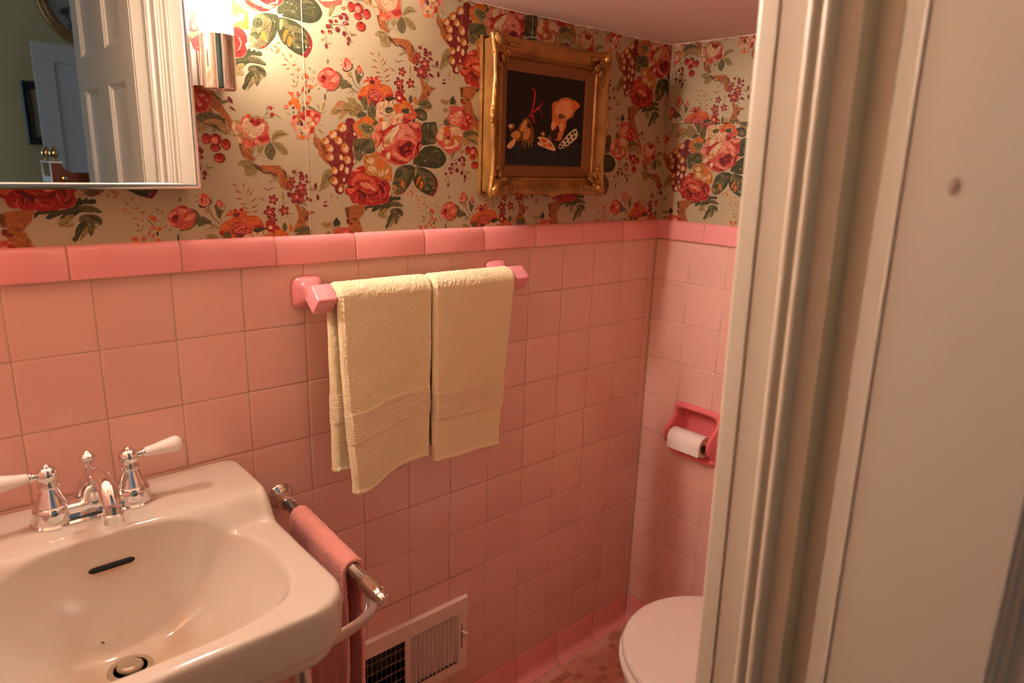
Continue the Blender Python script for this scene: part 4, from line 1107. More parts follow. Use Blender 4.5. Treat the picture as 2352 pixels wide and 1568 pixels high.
def towel_mat(name, col, band):
    m = mat(name, col, .95, sheen=.25); nt = m.node_tree; b = nt.nodes['Principled BSDF']
    tc = nt.nodes.new('ShaderNodeTexCoord')
    at = nt.nodes.new('ShaderNodeAttribute'); at.attribute_name = 'weave'       # 0 terry .. 1 flat ribbed band ; Y = distance down the cloth
    sx = nt.nodes.new('ShaderNodeSeparateXYZ'); nt.links.new(at.outputs['Vector'], sx.inputs[0])
    n = nt.nodes.new('ShaderNodeTexVoronoi'); n.inputs['Scale'].default_value = 520; nt.links.new(tc.outputs['Object'], n.inputs['Vector'])
    n2 = nt.nodes.new('ShaderNodeTexNoise'); n2.inputs['Scale'].default_value = 300; n2.inputs['Detail'].default_value = 2; nt.links.new(tc.outputs['Object'], n2.inputs['Vector'])
    ad = nt.nodes.new('ShaderNodeMath'); ad.operation = 'ADD'; nt.links.new(n.outputs['Distance'], ad.inputs[0]); nt.links.new(n2.outputs['Fac'], ad.inputs[1])
    wv = nt.nodes.new('ShaderNodeMath'); wv.operation = 'MULTIPLY'; wv.inputs[1].default_value = 2*PI/.0030; nt.links.new(sx.outputs['Y'], wv.inputs[0])
    sn = nt.nodes.new('ShaderNodeMath'); sn.operation = 'SINE'; nt.links.new(wv.outputs[0], sn.inputs[0])
    mx = nt.nodes.new('ShaderNodeMix'); mx.data_type = 'FLOAT'; nt.links.new(sx.outputs['X'], mx.inputs['Factor']); nt.links.new(ad.outputs[0], mx.inputs['A']); sm_ = nt.nodes.new('ShaderNodeMath'); sm_.operation = 'MULTIPLY'; sm_.inputs[1].default_value = .6; nt.links.new(sn.outputs[0], sm_.inputs[0]); nt.links.new(sm_.outputs[0], mx.inputs['B'])
    bp = nt.nodes.new('ShaderNodeBump'); bp.inputs['Distance'].default_value = .0011; bp.inputs['Strength'].default_value = .85; nt.links.new(mx.outputs['Result'], bp.inputs['Height']); nt.links.new(bp.outputs['Normal'], b.inputs['Normal'])
    mc = nt.nodes.new('ShaderNodeMix'); mc.data_type = 'RGBA'; nt.links.new(sx.outputs['X'], mc.inputs['Factor']); mc.inputs['A'].default_value = (*col, 1); mc.inputs['B'].default_value = (*band, 1)
    nt.links.new(mc.outputs['Result'], b.inputs['Base Color']); return m
M_ty = towel_mat('pale_yellow_terry', lin((253,237,192)), lin((252,232,192)))
M_tp = towel_mat('rose_terry', lin((240,158,146)), lin((234,148,136)))
def cloth_attr(o, vals):
    a = o.data.attributes.new('weave', 'FLOAT_VECTOR', 'POINT')
    for i, v in enumerate(vals): a.data[i].vector = v
def towel(name, u0, u1, place, drop_front, drop_back, R, thick, m, parent, band=(.09, .045), n_u=70, shape=None, seed=0):
    """closed padded slab draped over a bar. place(u, out, z) -> point; out is the distance from the bar axis plane."""
    path = []
    arc = [math.radians(a) for a in range(0, 181, 5)]
    L = int(drop_front/.0014)
    for i in range(L): path.append((R, -drop_front+drop_front*i/L, drop_front-drop_front*i/L, 1))
    for a in arc: path.append((R*math.cos(a), R*math.sin(a), -R*a, 0))
    L2 = int(drop_back/.003)
    for i in range(1, L2+1): path.append((-R, -drop_back*i/L2, drop_back*i/L2, -1))
    V, F, W = [], [], []
    prof = []          # cross-section of the folded slab across the width: outer face, rounded edge, inner face
    nu = n_u
    for k in range(nu+1): prof.append((k/nu, 1))
    for k in (4, 3, 2, 1, 0, -1, -2, -3, -4): prof.append(('r', k/4*90))
    for k in range(nu, -1, -4): prof.append((k/nu, -1))
    for k in (-4, -3, -2, -1, 0, 1, 2, 3, 4): prof.append(('l', k/4*90))
    npf = len(prof); hw = thick/2; wdt = u1-u0
    for (o_, z, s, side) in path:
        d = abs(s) if side else 0; end = (drop_front if side > 0 else drop_back)
        e = end-d if side else 1
        wv = 0
        if side: wv = 1 if band[0] > e > band[1] else 0
        hem = side and e < .004
        for (a, bq) in prof:
            if a == 'r': uu = u1-hw+hw*math.cos(math.radians(bq)); t = hw*math.sin(math.radians(bq))
            elif a == 'l': uu = u0+hw-hw*math.cos(math.radians(bq)); t = hw*math.sin(math.radians(bq))
            else: uu = u0+hw+(wdt-thick)*a; t = hw*bq
            puff = -.0026 if wv else 0
            if side and e < .0045: puff = -.0022
            if t: t += math.copysign(puff, t)
            fz = shape(uu, d, side, t) if shape else (0, 0, 0)
            dd = d if side else s; nz = (noise.noise(Vector((uu*520+seed, dd*520, t*90)))*.0011+noise.noise(Vector((uu*210+seed, dd*240, t*60)))*.0007)*(.08 if wv else 1)
            nl = noise.noise(Vector((uu*28+seed, d*16, side*3)))*.0022*min(1, d*10)
            out = o_+(t+nz)*(1 if side >= 0 else -1) if side else None
            if side == 0:
                rr2 = R+t+nz; aa = -s/R; px, pz = rr2*math.cos(aa), rr2*math.sin(aa); q = place(uu+fz[0], px+fz[1], pz+fz[2])
            else: q = place(uu+fz[0], out+fz[1]+nl*(1 if side > 0 else -1), z+fz[2])
            V.append(q); W.append((wv, s if side else 0, 0))
    n = len(path)
    for i in range(n-1):
        for k in range(npf): F.append((i*npf+k, i*npf+(k+1) % npf, (i+1)*npf+(k+1) % npf, (i+1)*npf+k))
    F.append(tuple(range(npf))[::-1]); F.append(tuple(range((n-1)*npf, n*npf)))
    o = mesh_obj(name, V, F, m, parent, True); cloth_attr(o, W); return o
# pink hand towel over the side bar (u runs out from the wall)
def pl(u, out, z):
    q = P0+ax*u; return (q.x-out, q.y, q.z+z)
def shp(u, d, side, t):
    k = min(1, d*4)
    return (.012*k*math.sin(d*9+u*3)*side, .004*k*math.sin(u*70+side)+(.003*k*math.sin(u*150+d*12)), 0)
pt = towel('pink_towel', .083, .280, pl, .53, .47, .0152, .0075, M_tp, None, band=(.075, .04), n_u=120, shape=shp, seed=5)
pt['label'] = 'rose pink towel hanging over the chrome bar beside the basin'; pt['category'] = 'towel'

# ------------------------------------------------------------------ ceramic towel bar on the wall with two pale yellow towels
TBZ = 1.1555; TBY = -.084
tb = thing('ceramic_towel_bar', 'pink ceramic towel bar fixed high on the tiled back wall', 'towel bar', (-.79, 0, TBZ))
M_pc = mat('pink_ceramic', lin((242,156,164)), .12, coat=.4)
for fx, ex in ((-1.0085, -1.0205), (-.5705, -.5815)):
    bm = bmesh.new(); n = 32
    def sq(cx, cy, cz, h, rad, rot=0):
        vs = []
        for k in range(n):
            a = 2*PI*k/n+PI/4/4*0; c, s = math.cos(a), math.sin(a); e = 5
            rr3 = h/((abs(c)**e+abs(s)**e)**(1/e)); x, z = rr3*c, rr3*s
            vs.append(bm.verts.new((cx+x, cy, cz+z)))
        return vs
    R_ = [sq(fx, -.0003, 1.154, .0285, 0), sq(fx, -.004, 1.154, .0288, 0), sq(fx, -.009, 1.154, .0275, 0), sq(fx, -.012, 1.154, .0235, 0), sq(fx, -.018, 1.1543, .0175, 0), sq(fx-.001, -.030, 1.1546, .0138, 0), sq(fx-.003, -.048, 1.155, .0128, 0), sq(fx-.007, -.062, 1.1555, .0135, 0), sq(fx-.010, -.070, TBZ, .0150, 0)]
    for a, b_ in zip(R_, R_[1:]):
        for k in range(n): bm.faces.new((a[k], a[(k+1) % n], b_[(k+1) % n], b_[k]))
    bm.faces.new(R_[0]); bm.faces.new(R_[-1][::-1])
    pst = bm_obj('post', bm, M_pc, tb, True)
    bm = bmesh.new(); box(bm, -.0185, .0185, -.0185, .0185, -.0185, .0185); 
    bmesh.ops.rotate(bm, verts=bm.verts[:], matrix=Matrix.Rotation(math.radians(40), 3, 'X')); bmesh.ops.translate(bm, verts=bm.verts[:], vec=(ex, TBY, TBZ))
    bm_obj('socket_block', bm, M_pc, pst, 'auto', bevel=.0035, seg=4)
bm = bmesh.new(); box(bm, -1.012, -.590, -.0068, .0068, -.0068, .0068); bmesh.ops.rotate(bm, verts=bm.verts[:], matrix=Matrix.Rotation(math.radians(40), 3, 'X')); bmesh.ops.translate(bm, verts=bm.verts[:], vec=(0, TBY, TBZ))
bm_obj('rod', bm, M_pc, tb, 'auto', bevel=.002)
def pl2(u, out, z): return (u, TBY-out, TBZ+z)
def shl(u, d, side, t):
    k = min(1, d/.32)
    if side > 0:
        f = (u+1.0)/.18                       # 0 at the left edge
        return (.014*k*k*(1-f), .010*k*(1-f)**2*.8+.0045*k*math.sin(f*5.2+.6)-.006*k*f, -.0045*k*(1-f)**2-.0115*k*math.exp(-((f-.25)/.28)**2)+.004*k*f-(.012*k*sm(.5, 0, f)))
    return (-.004*k, .006*k, 0)
def shr(u, d, side, t):
    k = min(1, d/.32); f = (u+.812)/.2
    if side > 0: return (-.022*k*f+.004*k, -.012*k*f-.002*k+.003*k*math.sin(f*6), -.002*k-.012*k*f)
    return (-.01*k*f, .004*k, 0)
t1 = towel('yellow_towel', -1.0015, -.8095, pl2, .337, .325, .0185, .016, M_ty, None, band=(.146, .092), n_u=140, shape=shl, seed=1)
bx_ = boxobj('care_tag', (-.9705, -.9675, -.1015, -.1000, .8065, .8135), M_dark, t1)
t1['label'] = 'left pale yellow towel on the ceramic bar, its near corner drooping lower'; t1['category'] = 'towel'; t1['group'] = 'folded yellow hand towels'
t2 = towel('yellow_towel', -.8075, -.6035, pl2, .345, .325, .0185, .016, M_ty, None, band=(.140, .086), n_u=150, shape=shr, seed=9)
t2['label'] = 'right pale yellow towel on the ceramic bar, with an even straight hem'; t2['category'] = 'towel'; t2['group'] = 'folded yellow hand towels'

# ------------------------------------------------------------------ air register low on the back wall
vent = thing('air_vent', 'cream metal air register with vertical louvres low on the pink tiled wall', 'vent', (-.81, 0, .177))
VX0, VX1, VZ0, VZ1 = -.986, -.636, .177, .374
L1 = (-.957, -.813, .203, .337); L2 = (-.799, -.664, .203, .338); SL = (-.6535, -.6505, .236, .306)
bm = bmesh.new(); xs = sorted({VX0, L1[0], L1[1], L2[0], L2[1], SL[0], SL[1], VX1}); zs = sorted({VZ0, L1[2], L1[3], L2[3], SL[2], SL[3], VZ1})
def in_(x, z, r): return r[0] < x < r[1] and r[2] < z < r[3]
grid = {}
def gv(x, z, y):
    k = (x, z, y)
    if k not in grid: grid[k] = bm.verts.new((x, y, z))
    return grid[k]
for a, b_ in zip(xs, xs[1:]):
    for c, d in zip(zs, zs[1:]):
        mxx, mz_ = (a+b_)/2, (c+d)/2
        if any(in_(mxx, mz_, r) for r in (L1, L2, SL)): continue
        for y in (-.0095, -.0082): bm.faces.new((gv(a, c, y), gv(b_, c, y), gv(b_, d, y), gv(a, d, y)))
rim = ((VX0, VZ0), (VX1, VZ0), (VX1, VZ1), (VX0, VZ1)); o2 = .0035
outr = ((VX0-o2, VZ0-o2), (VX1+o2, VZ0-o2), (VX1+o2, VZ1+o2), (VX0-o2, VZ1+o2))
for i in range(4):
    j = (i+1) % 4; bm.faces.new([bm.verts.new((p[0], y, p[1])) for p, y in ((rim[i], -.0095), (rim[j], -.0095), (outr[j], -.0003), (outr[i], -.0003))])
bm_obj('face_plate', bm, M_vent, vent, recalc=True)
def blade(x, z0, z1, dx):
    bm = bmesh.new(); pts = []
    for i in range(6):
        t = i/5; pts.append((x+dx*(t**1.2), -.0093+.0105*t+.0*t))
    rings_ = [[bm.verts.new((px, py, zz)) for px, py in pts]+[bm.verts.new((px+.0006, py+.0006, zz)) for px, py in pts[::-1]] for zz in (z0-.001, z0+.006, z1-.006, z1+.001)]
    for k, r in enumerate(rings_):
        if k in (0, 3): 
            for v in r: v.co.x = x+(v.co.x-x)*(.25 if dx > 0 else .9)
    n_ = len(rings_[0])
    for a, b_ in zip(rings_, rings_[1:]):
        for k in range(n_): bm.faces.new((a[k], a[(k+1) % n_], b_[(k+1) % n_], b_[k]))
    bm.faces.new(rings_[0]); bm.faces.new(rings_[-1][::-1])
    bm_obj('louvre', bm, M_vent, vent, True)
for i in range(12): blade(L2[1]-.0018-i*(L2[1]-L2[0])/11.6, L2[2], L2[3], -.0118)
for i in range(12): blade(L1[1]-.0015-i*(L1[1]-L1[0])/12., L1[2], L1[3], .0062)
bm = bmesh.new()
for zz in (.222, .248, .274, .300): 
    vs = [bm.verts.new(p) for p in ((L1[0], .008, zz), (L2[1], .008, zz), (L2[1], .002, zz+.011), (L1[0], .002, zz+.011))]; bm.faces.new(vs)
bm_obj('damper', bm, mat('dull_vent_metal', lin((176,152,128)), .5), vent)
bm = bmesh.new()
hx0, hx1, hz0, hz1 = VENT_HOLE
for q in (((hx0, .004, hz0), (hx1, .004, hz0), (hx1, .10, hz0), (hx0, .10, hz0)), ((hx0, .004, hz1), (hx1, .004, hz1), (hx1, .10, hz1), (hx0, .10, hz1)), ((hx0, .10, hz0), (hx1, .10, hz0), (hx1, .10, hz1), (hx0, .10, hz1)), ((hx0, .004, hz0), (hx0, .10, hz0), (hx0, .10, hz1), (hx0, .004, hz1)), ((hx1, .004, hz0), (hx1, .10, hz0), (hx1, .10, hz1), (hx1, .004, hz1))):
    bm.faces.new([bm.verts.new(p) for p in q])
bm_obj('duct', bm, mat('galvanised_duct', lin((120,112,100)), .6), vent)
bm = bmesh.new(); tube(bm, [(-.652, -.006, .286), (-.650, -.014, .286), (-.6475, -.019, .285), (-.644, -.022, .282)], [.002, .0028, .0036, .0042], n=12, flat=.7)
bm_obj('damper_lever', bm, M_vent, vent, True)
bm = bmesh.new(); lathe(bm, [(.0032, 0), (.003, .0012), (.0015, .0018), (.0003, .002)], (-.6445, -.0095, .268), axis=(0, -1, 0), n=16); bm_obj('screw', bm, M_vent, vent, True)

# ------------------------------------------------------------------ toilet
TX = -.37
tl = thing('toilet', 'white toilet with its rounded lid closed, in the tiled corner alcove', 'toilet', (TX, -.55, FLOOR))
def lidring(sc, z, cy=-.543, a=.205, b_=.218, back=-.735, n=72, grow=0):
    o = []
    for k in range(n):
        t = 2*PI*k/n; x = (a+grow)*sc*math.cos(t); y = cy+(b_+grow)*sc*math.sin(t)
        if math.sin(t) < 0: x = (a+grow)*sc*math.copysign(abs(math.cos(t))**.7, math.cos(t)); y = cy-(cy-back)*sc*abs(math.sin(t))**.8
        o.append((TX+x, y, z))
    return o
def loft(name, rs, m, parent, close_top=True, close_bot=True):
    n = len(rs[0]); V = [v for r in rs for v in r]; F = []
    for i in range(len(rs)-1):
        for k in range(n): F.append((i*n+k, i*n+(k+1) % n, (i+1)*n+(k+1) % n, (i+1)*n+k))
    if close_bot: F.append(tuple(range(n))[::-1])
    if close_top: F.append(tuple(range((len(rs)-1)*n, len(rs)*n)))
    return mesh_obj(name, V, F, m, parent, True)
LZ = .408
loft('lid', [lidring(.93, LZ-.0195), lidring(.985, LZ-.0195), lidring(1.0, LZ-.017), lidring(1.004, LZ-.010), lidring(.995, LZ-.0035), lidring(.978, LZ-.0008), lidring(.95, LZ), lidring(.8, LZ+.0012), lidring(.5, LZ+.0025), lidring(.2, LZ+.003)], M_seat, tl)
loft('seat', [lidring(.93, LZ-.041, grow=.004), lidring(.99, LZ-.041, grow=.004), lidring(1.008, LZ-.037, grow=.004), lidring(1.012, LZ-.030, grow=.004), lidring(1.006, LZ-.0235, grow=.004), lidring(.985, LZ-.0215, grow=.003), lidring(.90, LZ-.0215, grow=.003)], M_seat, tl)
bw = []
for z, sc, sh in ((FLOOR, .66, -.075), (.03, .665, -.075), (.05, .60, -.075), (.11, .56, -.075), (.17, .60, -.06), (.23, .74, -.035), (.29, .90, -.012), (.33, .965, -.004), (.352, .985, 0), (.362, .985, 0), (.3655, .97, 0), (.366, .9, 0)):
    bw.append([(TX+(x-TX)*sc, -.60+(y+.60)*sc+sh, z) for x, y, _ in lidring(1, z, a=.208, b_=.222, back=-.76)])
loft('bowl', bw, M_porc, tl)
bm = bmesh.new(); box(bm, TX-.23, TX+.23, -.955, -.775, .38, .72); bm_obj('tank', bm, M_porc, tl, 'auto', bevel=.025, seg=4)
bm = bmesh.new(); box(bm, TX-.24, TX+.24, -.962, -.765, .722, .755); bm_obj('tank_lid', bm, M_porc, tl, 'auto', bevel=.01, seg=3)
for sx_ in (-.075, .075):
    bm = bmesh.new(); lathe(bm, [(.011, 0), (.012, .002), (.012, .018), (.008, .021), (.0004, .022)], (TX+sx_, -.748, LZ-.03), n=20); bm_obj('hinge', bm, M_seat, tl, True)
boxobj('tank_shelf', (TX-.12, TX+.12, -.95, -.72, .25, .385), M_porc, tl, bevel=.02)

# ------------------------------------------------------------------ paper holder with a nearly spent roll
ph = thing('toilet_paper_holder', 'recessed deep pink ceramic toilet paper holder in the right tiled wall', 'toilet paper holder', (0, -.184, .623))
y0, y1, z0, z1 = -.2605, -.1075, .621, .7735
G = 64; bm = bmesh.new(); gvv = []
def hold_d(u, v):       # u 0..1 across, v 0..1 up ; protrusion from the wall
    eu = min(u, 1-u)*.153; ev_t = (1-v)*.1525; ev_b = v*.1525
    e = min(eu, ev_t, ev_b)
    flange = .0095*sm(0, .006, e)
    ear = .040*math.exp(-(((v-.44)/.235)**2)**1.5)*sm(.0, .0075, eu)*(1-sm(.012, .0175, eu))*sm(0, .02, ev_b)
    low = .010*sm(.0, .008, ev_b)*(1-sm(.016, .024, ev_b))*sm(.0, .004, eu)
    rec_u = sm(.0125, .0185, eu); rec_v = sm(.0135, .020, ev_t)*sm(.0150, .024, ev_b)
    rec = rec_u*rec_v
    return (flange+ear+low)*(1-rec)-.042*rec*(1-.35*sm(.5, 0, v))
for i in range(G+1):
    row = []
    for j in range(G+1):
        u, v = i/G, j/G; y = y0+(y1-y0)*u; z = z0+(z1-z0)*v
        # round the corners of the outline
        cx, cz = (y0+y1)/2, (z0+z1)/2; hx_, hz_ = (y1-y0)/2, (z1-z0)/2; a, b_ = (y-cx)/hx_, (z-cz)/hz_
        k = max(abs(a), abs(b_)); 
        if k > 0:
            nn = (abs(a)**9+abs(b_)**9)**(1/9); y, z = cx+a/nn*k*hx_, cz+b_/nn*k*hz_
        row.append(bm.verts.new((-hold_d(u, v), y, z)))
    gvv.append(row)
for i in range(G):
    for j in range(G): bm.faces.new((gvv[i][j], gvv[i+1][j], gvv[i+1][j+1], gvv[i][j+1]))
hb = bm_obj('holder_body', bm, mat('deep_pink_ceramic', lin((238,124,130)), .13, coat=.35), ph, True)
RY = (-.2475, -.1205); RX, RZ = -.0335, .694
bm = bmesh.new(); tube(bm, [(RX, RY[0], RZ), (RX, -.236, RZ)], .0042, n=16); tube(bm, [(RX, -.236, RZ), (RX, -.186, RZ)], .0085, n=20); tube(bm, [(RX, -.186, RZ), (RX, -.132, RZ)], .0072, n=20); tube(bm, [(RX, -.132, RZ), (RX, RY[1], RZ)], .0042, n=16)
bm_obj('roller', bm, mat('varnished_wood_roller', lin((206,160,116)), .3), ph, 'auto')
roll_o = thing('toilet_roll', 'white toilet paper roll nearly used up, on the roller of the pink holder', 'toilet paper', (RX, -.184, RZ-.012))
bm = bmesh.new(); RC = Vector((RX, 0, RZ-.0115)); n = 48; ra, rb_ = .0285, .0205; vv = []
for yy in (-.2360, -.1365):
    vv.append([bm.verts.new((RC.x+ra*math.cos(2*PI*k/n)*(1+.01*math.sin(3*2*PI*k/n)), yy, RC.z+ra*math.sin(2*PI*k/n))) for k in range(n)])
for yy in (-.1365, -.2360):
    vv.append([bm.verts.new((RC.x+rb_*math.cos(2*PI*k/n), yy, RC.z+rb_*math.sin(2*PI*k/n))) for k in range(n)])
for a, b_ in zip(vv, vv[1:]+vv[:1]):
    for k in range(n): bm.faces.new((a[k], a[(k+1) % n], b_[(k+1) % n], b_[k]))
M_tpap = mat('toilet_paper', lin((244,232,222)), .9, bump=(240, .0003, .4))
bm_obj('paper', bm, M_tpap, roll_o, 'auto')
bm = bmesh.new(); rg = []
for i in range(9):       # loose end hanging in front, torn edge
    a = math.radians(130+i*7); 
    rg.append(None)
prev = None
for i in range(12):
    t = i/11; a = PI*.85+t*.42*PI if t < .6 else None
    z = RC.z+ra*1.03*math.sin(PI-.05-(1-min(t/.5, 1))*1.0) if t < .5 else RC.z-(t-.5)*.046
    x = RC.x-ra*1.03*math.cos((1-min(t/.5, 1))*1.0) if t < .5 else RC.x-ra*1.03+(t-.5)*.004
    row = [bm.verts.new((x, -.2360+.0995*k/24, z+(noise.noise(Vector((k*.9, 0, 3)))*.0016 if i == 11 else 0))) for k in range(25)]
    if prev: 
        for k in range(24): bm.faces.new((prev[k], prev[k+1], row[k+1], row[k]))
    prev = row
bm_obj('loose_sheet', bm, M_tpap, roll_o, True)
bm = bmesh.new(); vv = []
for yy, r in ((-.2362, .0207), (-.2362, .0192), (-.1363, .0192), (-.1363, .0207)): vv.append([bm.verts.new((RC.x+r*math.cos(2*PI*k/n), yy, RC.z+r*math.sin(2*PI*k/n))) for k in range(n)])
for a, b_ in zip(vv, vv[1:]+vv[:1]):
    for k in range(n): bm.faces.new((a[k], a[(k+1) % n], b_[(k+1) % n], b_[k]))
bm_obj('cardboard_core', bm, mat('cardboard', lin((176,130,92)), .9), roll_o, 'auto')

# ------------------------------------------------------------------ mirrored cabinet
CX0, CX1, CZ0, CZ1 = -1.583, -1.1875, 1.3345, 1.955
cab = thing('mirror_cabinet', 'mirrored medicine cabinet in a slim chrome frame above the washbasin', 'medicine cabinet', ((CX0+CX1)/2, 0, CZ0))
boxobj('body', (CX0+.004, CX1-.004, -.030, -.0006, CZ0+.004, CZ1-.004), mat('cabinet_enamel', lin((226,216,204)), .35), cab)
bm = bmesh.new()
prof = [(0, -.030), (0, -.0395), (.0012, -.0418), (.0030, -.0424), (.0064, -.0418), (.0088, -.0404), (.0094, -.0392)]
cn = [(CX0, CZ0, 1, 1), (CX1, CZ0, -1, 1), (CX1, CZ1, -1, -1), (CX0, CZ1, 1, -1)]
rg = [[bm.verts.new((x+sx*i, y, z+sz*i)) for i, y in prof] for x, z, sx, sz in cn]
for a in range(4):
    b_ = (a+1) % 4
    for k in range(len(prof)-1): bm.faces.new((rg[a][k], rg[b_][k], rg[b_][k+1], rg[a][k+1]))
dr_ = boxobj('mirror_door', (CX0+.0065, CX1-.0065, -.0396, -.031, CZ0+.0065, CZ1-.0065), M_mirror, cab)
bm_obj('chrome_frame', bm, mat('polished_frame', (.80, .78, .76), .16, 1), dr_, 'auto')

# ------------------------------------------------------------------ sconces either side of the cabinet
M_glow = bpy.data.materials.new('lit_opal_glass'); M_glow.use_nodes = True; g = M_glow.node_tree.nodes['Principled BSDF']
g.inputs['Base Color'].default_value = (.9, .88, .85, 1); g.inputs['Roughness'].default_value = .3
g.inputs['Emission Color'].default_value = (*LAMP_COL, 1); 
nt = M_glow.node_tree      # the bulb sits in the upper part of the tube: the glass is dimmer towards the cup
tcg = nt.nodes.new('ShaderNodeTexCoord'); sg = nt.nodes.new('ShaderNodeSeparateXYZ'); mg = nt.nodes.new('ShaderNodeMapRange'); mg.interpolation_type = 'SMOOTHSTEP'
nt.links.new(tcg.outputs['Object'], sg.inputs[0]); nt.links.new(sg.outputs['Z'], mg.inputs['Value'])
mg.inputs['From Min'].default_value = 1.55; mg.inputs['From Max'].default_value = 1.70; mg.inputs['To Min'].default_value = LAMP*.04; mg.inputs['To Max'].default_value = LAMP
nt.links.new(mg.outputs[0], g.inputs['Emission Strength'])
def sconce(x, label):
    t = thing('wall_sconce', label, 'wall lamp', (x, 0, 1.478), 'chrome sconces flanking the mirror cabinet')
    bm = bmesh.new(); n = 20; lo_, hi_ = [], []
    for k in range(n+1):
        a = PI*k/n; px, py = x+.0235*math.cos(a), -.001-.024*math.sin(a)**.7
        lo_.append(bm.verts.new((px, py, 1.4865))); hi_.append(bm.verts.new((px, py, 1.5345)))
    for k in range(n): bm.faces.new((lo_[k], lo_[k+1], hi_[k+1], hi_[k]))
    bm.faces.new(lo_); bm.faces.new(hi_)
    bm_obj('wall_plate', bm, M_chrome, t, 'auto', bevel=.0012)
    boxobj('arm', (x-.009, x+.009, -.042, -.020, 1.498, 1.522), M_chrome, t, bevel=.002)
    bm = bmesh.new(); lathe(bm, [(.0002, .0012), (.020, .0012), (.0215, .0), (.0228, .0008), (.0236, .003), (.0236, .0745), (.0228, .0755), (.0215, .074), (.0215, .030), (.0002, .030)], (x, -.062, 1.479), n=64)
    bm_obj('cup', bm, M_chrome, t, 'auto')
    bm = bmesh.new(); lathe(bm, [(.0002, .040), (.0198, .040), (.0222, .046), (.0228, .060), (.0228, .300), (.022, .306), (.018, .308), (.0002, .309)], (x, -.062, 1.479), n=48)
    bm_obj('glass_shade', bm, M_glow, t, True)
sconce(-1.157, 'chrome wall sconce with a lit opal glass tube right of the mirror cabinet')
sconce(-1.613, 'chrome wall sconce with a lit opal glass tube left of the mirror cabinet')

# ------------------------------------------------------------------ gilt-framed shell picture
PXc, PZc, PW, PH = -.456, 1.477, .1695, .153; KX, KZ = .86, .95
pic = thing('framed_picture', 'still life of seashells and red coral in an ornate carved gilt frame', 'picture', (PXc, 0, PZc-PH))
sec = [(0.004, -.0008, 0), (.000, -.006, .2), (.000, -.0115, .3), (.0035, -.0135, .2), (.0060, -.0120, .1), (.0068, -.016, .1), (.0060, -.028, .3), (.0040, -.037, .6), (.0010, -.042, 1), (-.0012, -.046, 1), (.0004, -.0500, 1), (.0040, -.0525, .9), (.0085, -.0515, .7), (.0125, -.0480, .4), (.0175, -.0430, .15), (.0240, -.0395, 0), (.0300, -.0385, 0), (.0325, -.0405, 0), (.0350, -.0410, 0), (.0375, -.0385, 0), (.0385, -.0355, 0)]
def frame_ring(sec, name, m, parent, wave=.0055, step=.004):
    sides = []
    half = [(PW, PH), (PH, PW), (PW, PH), (PH, PW)]
    V, F = [], []; cols_ = []
    for sd in range(4):
        hw_, hh = half[sd]; n = int(2*hw_/step)
        for k in range(n):
            t = -1+2*k/n; col_ = []
            w_ = wave*(math.exp(-((abs(t)-1)/.16)**2)+.75*math.exp(-(t/.13)**2)-.35*math.exp(-((abs(t)-.52)/.2)**2))
            for i, y, f in sec:
                ka, kb = (KX, KZ) if sd % 2 == 0 else (KZ, KX); a = (hw_-i*ka)*t; b_ = hh-i*kb+w_*f
                ca = a+(w_*f*math.copysign(1, t) if abs(t) > .9 else 0)*0
                nz = noise.noise(Vector((a*160+sd*9, b_*160, y*160)))*.0011*f
                x, z = [(a, -b_), (b_, a), (-a, b_), (-b_, -a)][sd]
                col_.append((PXc+x, y-nz, PZc+z))
            cols_.append(col_)
    n = len(cols_); ns = len(sec); V = [v for c in cols_ for v in c]
    for k in range(n):
        for j in range(ns-1): F.append((k*ns+j, k*ns+j+1, ((k+1) % n)*ns+j+1, ((k+1) % n)*ns+j))
    o = mesh_obj(name, V, F, m, parent, True); o.data.set_sharp_from_angle(angle=math.radians(50)); return o
fr = frame_ring(sec, 'moulding', M_gold, pic)
ln_ = frame_ring([(.0385, -.0355, 0), (.0395, -.0335, 0), (.0405, -.0345, 0), (.0425, -.0335, 0), (.0580, -.0305, 0), (.0610, -.0290, 0), (.0635, -.0270, 0)], 'inner_liner', M_goldl, pic, wave=0)
bm = bmesh.new()
def beads(inset, y, r, pitch):
    hw_, hh = PW-inset*KX, PH-inset*KZ
    for sgn in (-1, 1):
        n = int(2*hw_/pitch)
        for k in range(n+1): bmesh.ops.create_icosphere(bm, subdivisions=1, radius=r, matrix=Matrix.Translation((PXc-hw_+2*hw_*k/n, y, PZc+sgn*hh)))
        n = int(2*hh/pitch)
        for k in range(1, n): bmesh.ops.create_icosphere(bm, subdivisions=1, radius=r, matrix=Matrix.Translation((PXc+sgn*hw_, y, PZc-hh+2*hh*k/n)))
beads(.0012, -.0128, .0017, .0040)
bd = bm_obj('beading', bm, M_gold, fr, True, recalc=False); bd['kind'] = 'stuff'
bm = bmesh.new(); beads(.0400, -.0350, .0011, .0034); bd2 = bm_obj('beading', bm, M_gold, ln_, True, recalc=False); bd2['kind'] = 'stuff'
def leafblob(bm, c, d, L, w_, h_):
    d = Vector(d).normalized(); q = Vector((1, 0, 0)).rotation_difference(d)
    mt = Matrix.Translation(Vector(c)) @ q.to_matrix().to_4x4() @ Matrix.Diagonal((L, w_, h_, 1))
    r = bmesh.ops.create_icosphere(bm, subdivisions=3, radius=1, matrix=mt)
    for v in r['verts']: v.co += Vector([noise.noise(v.co*150+Vector((j*9, 0, 0)))*.0016 for j in range(3)])
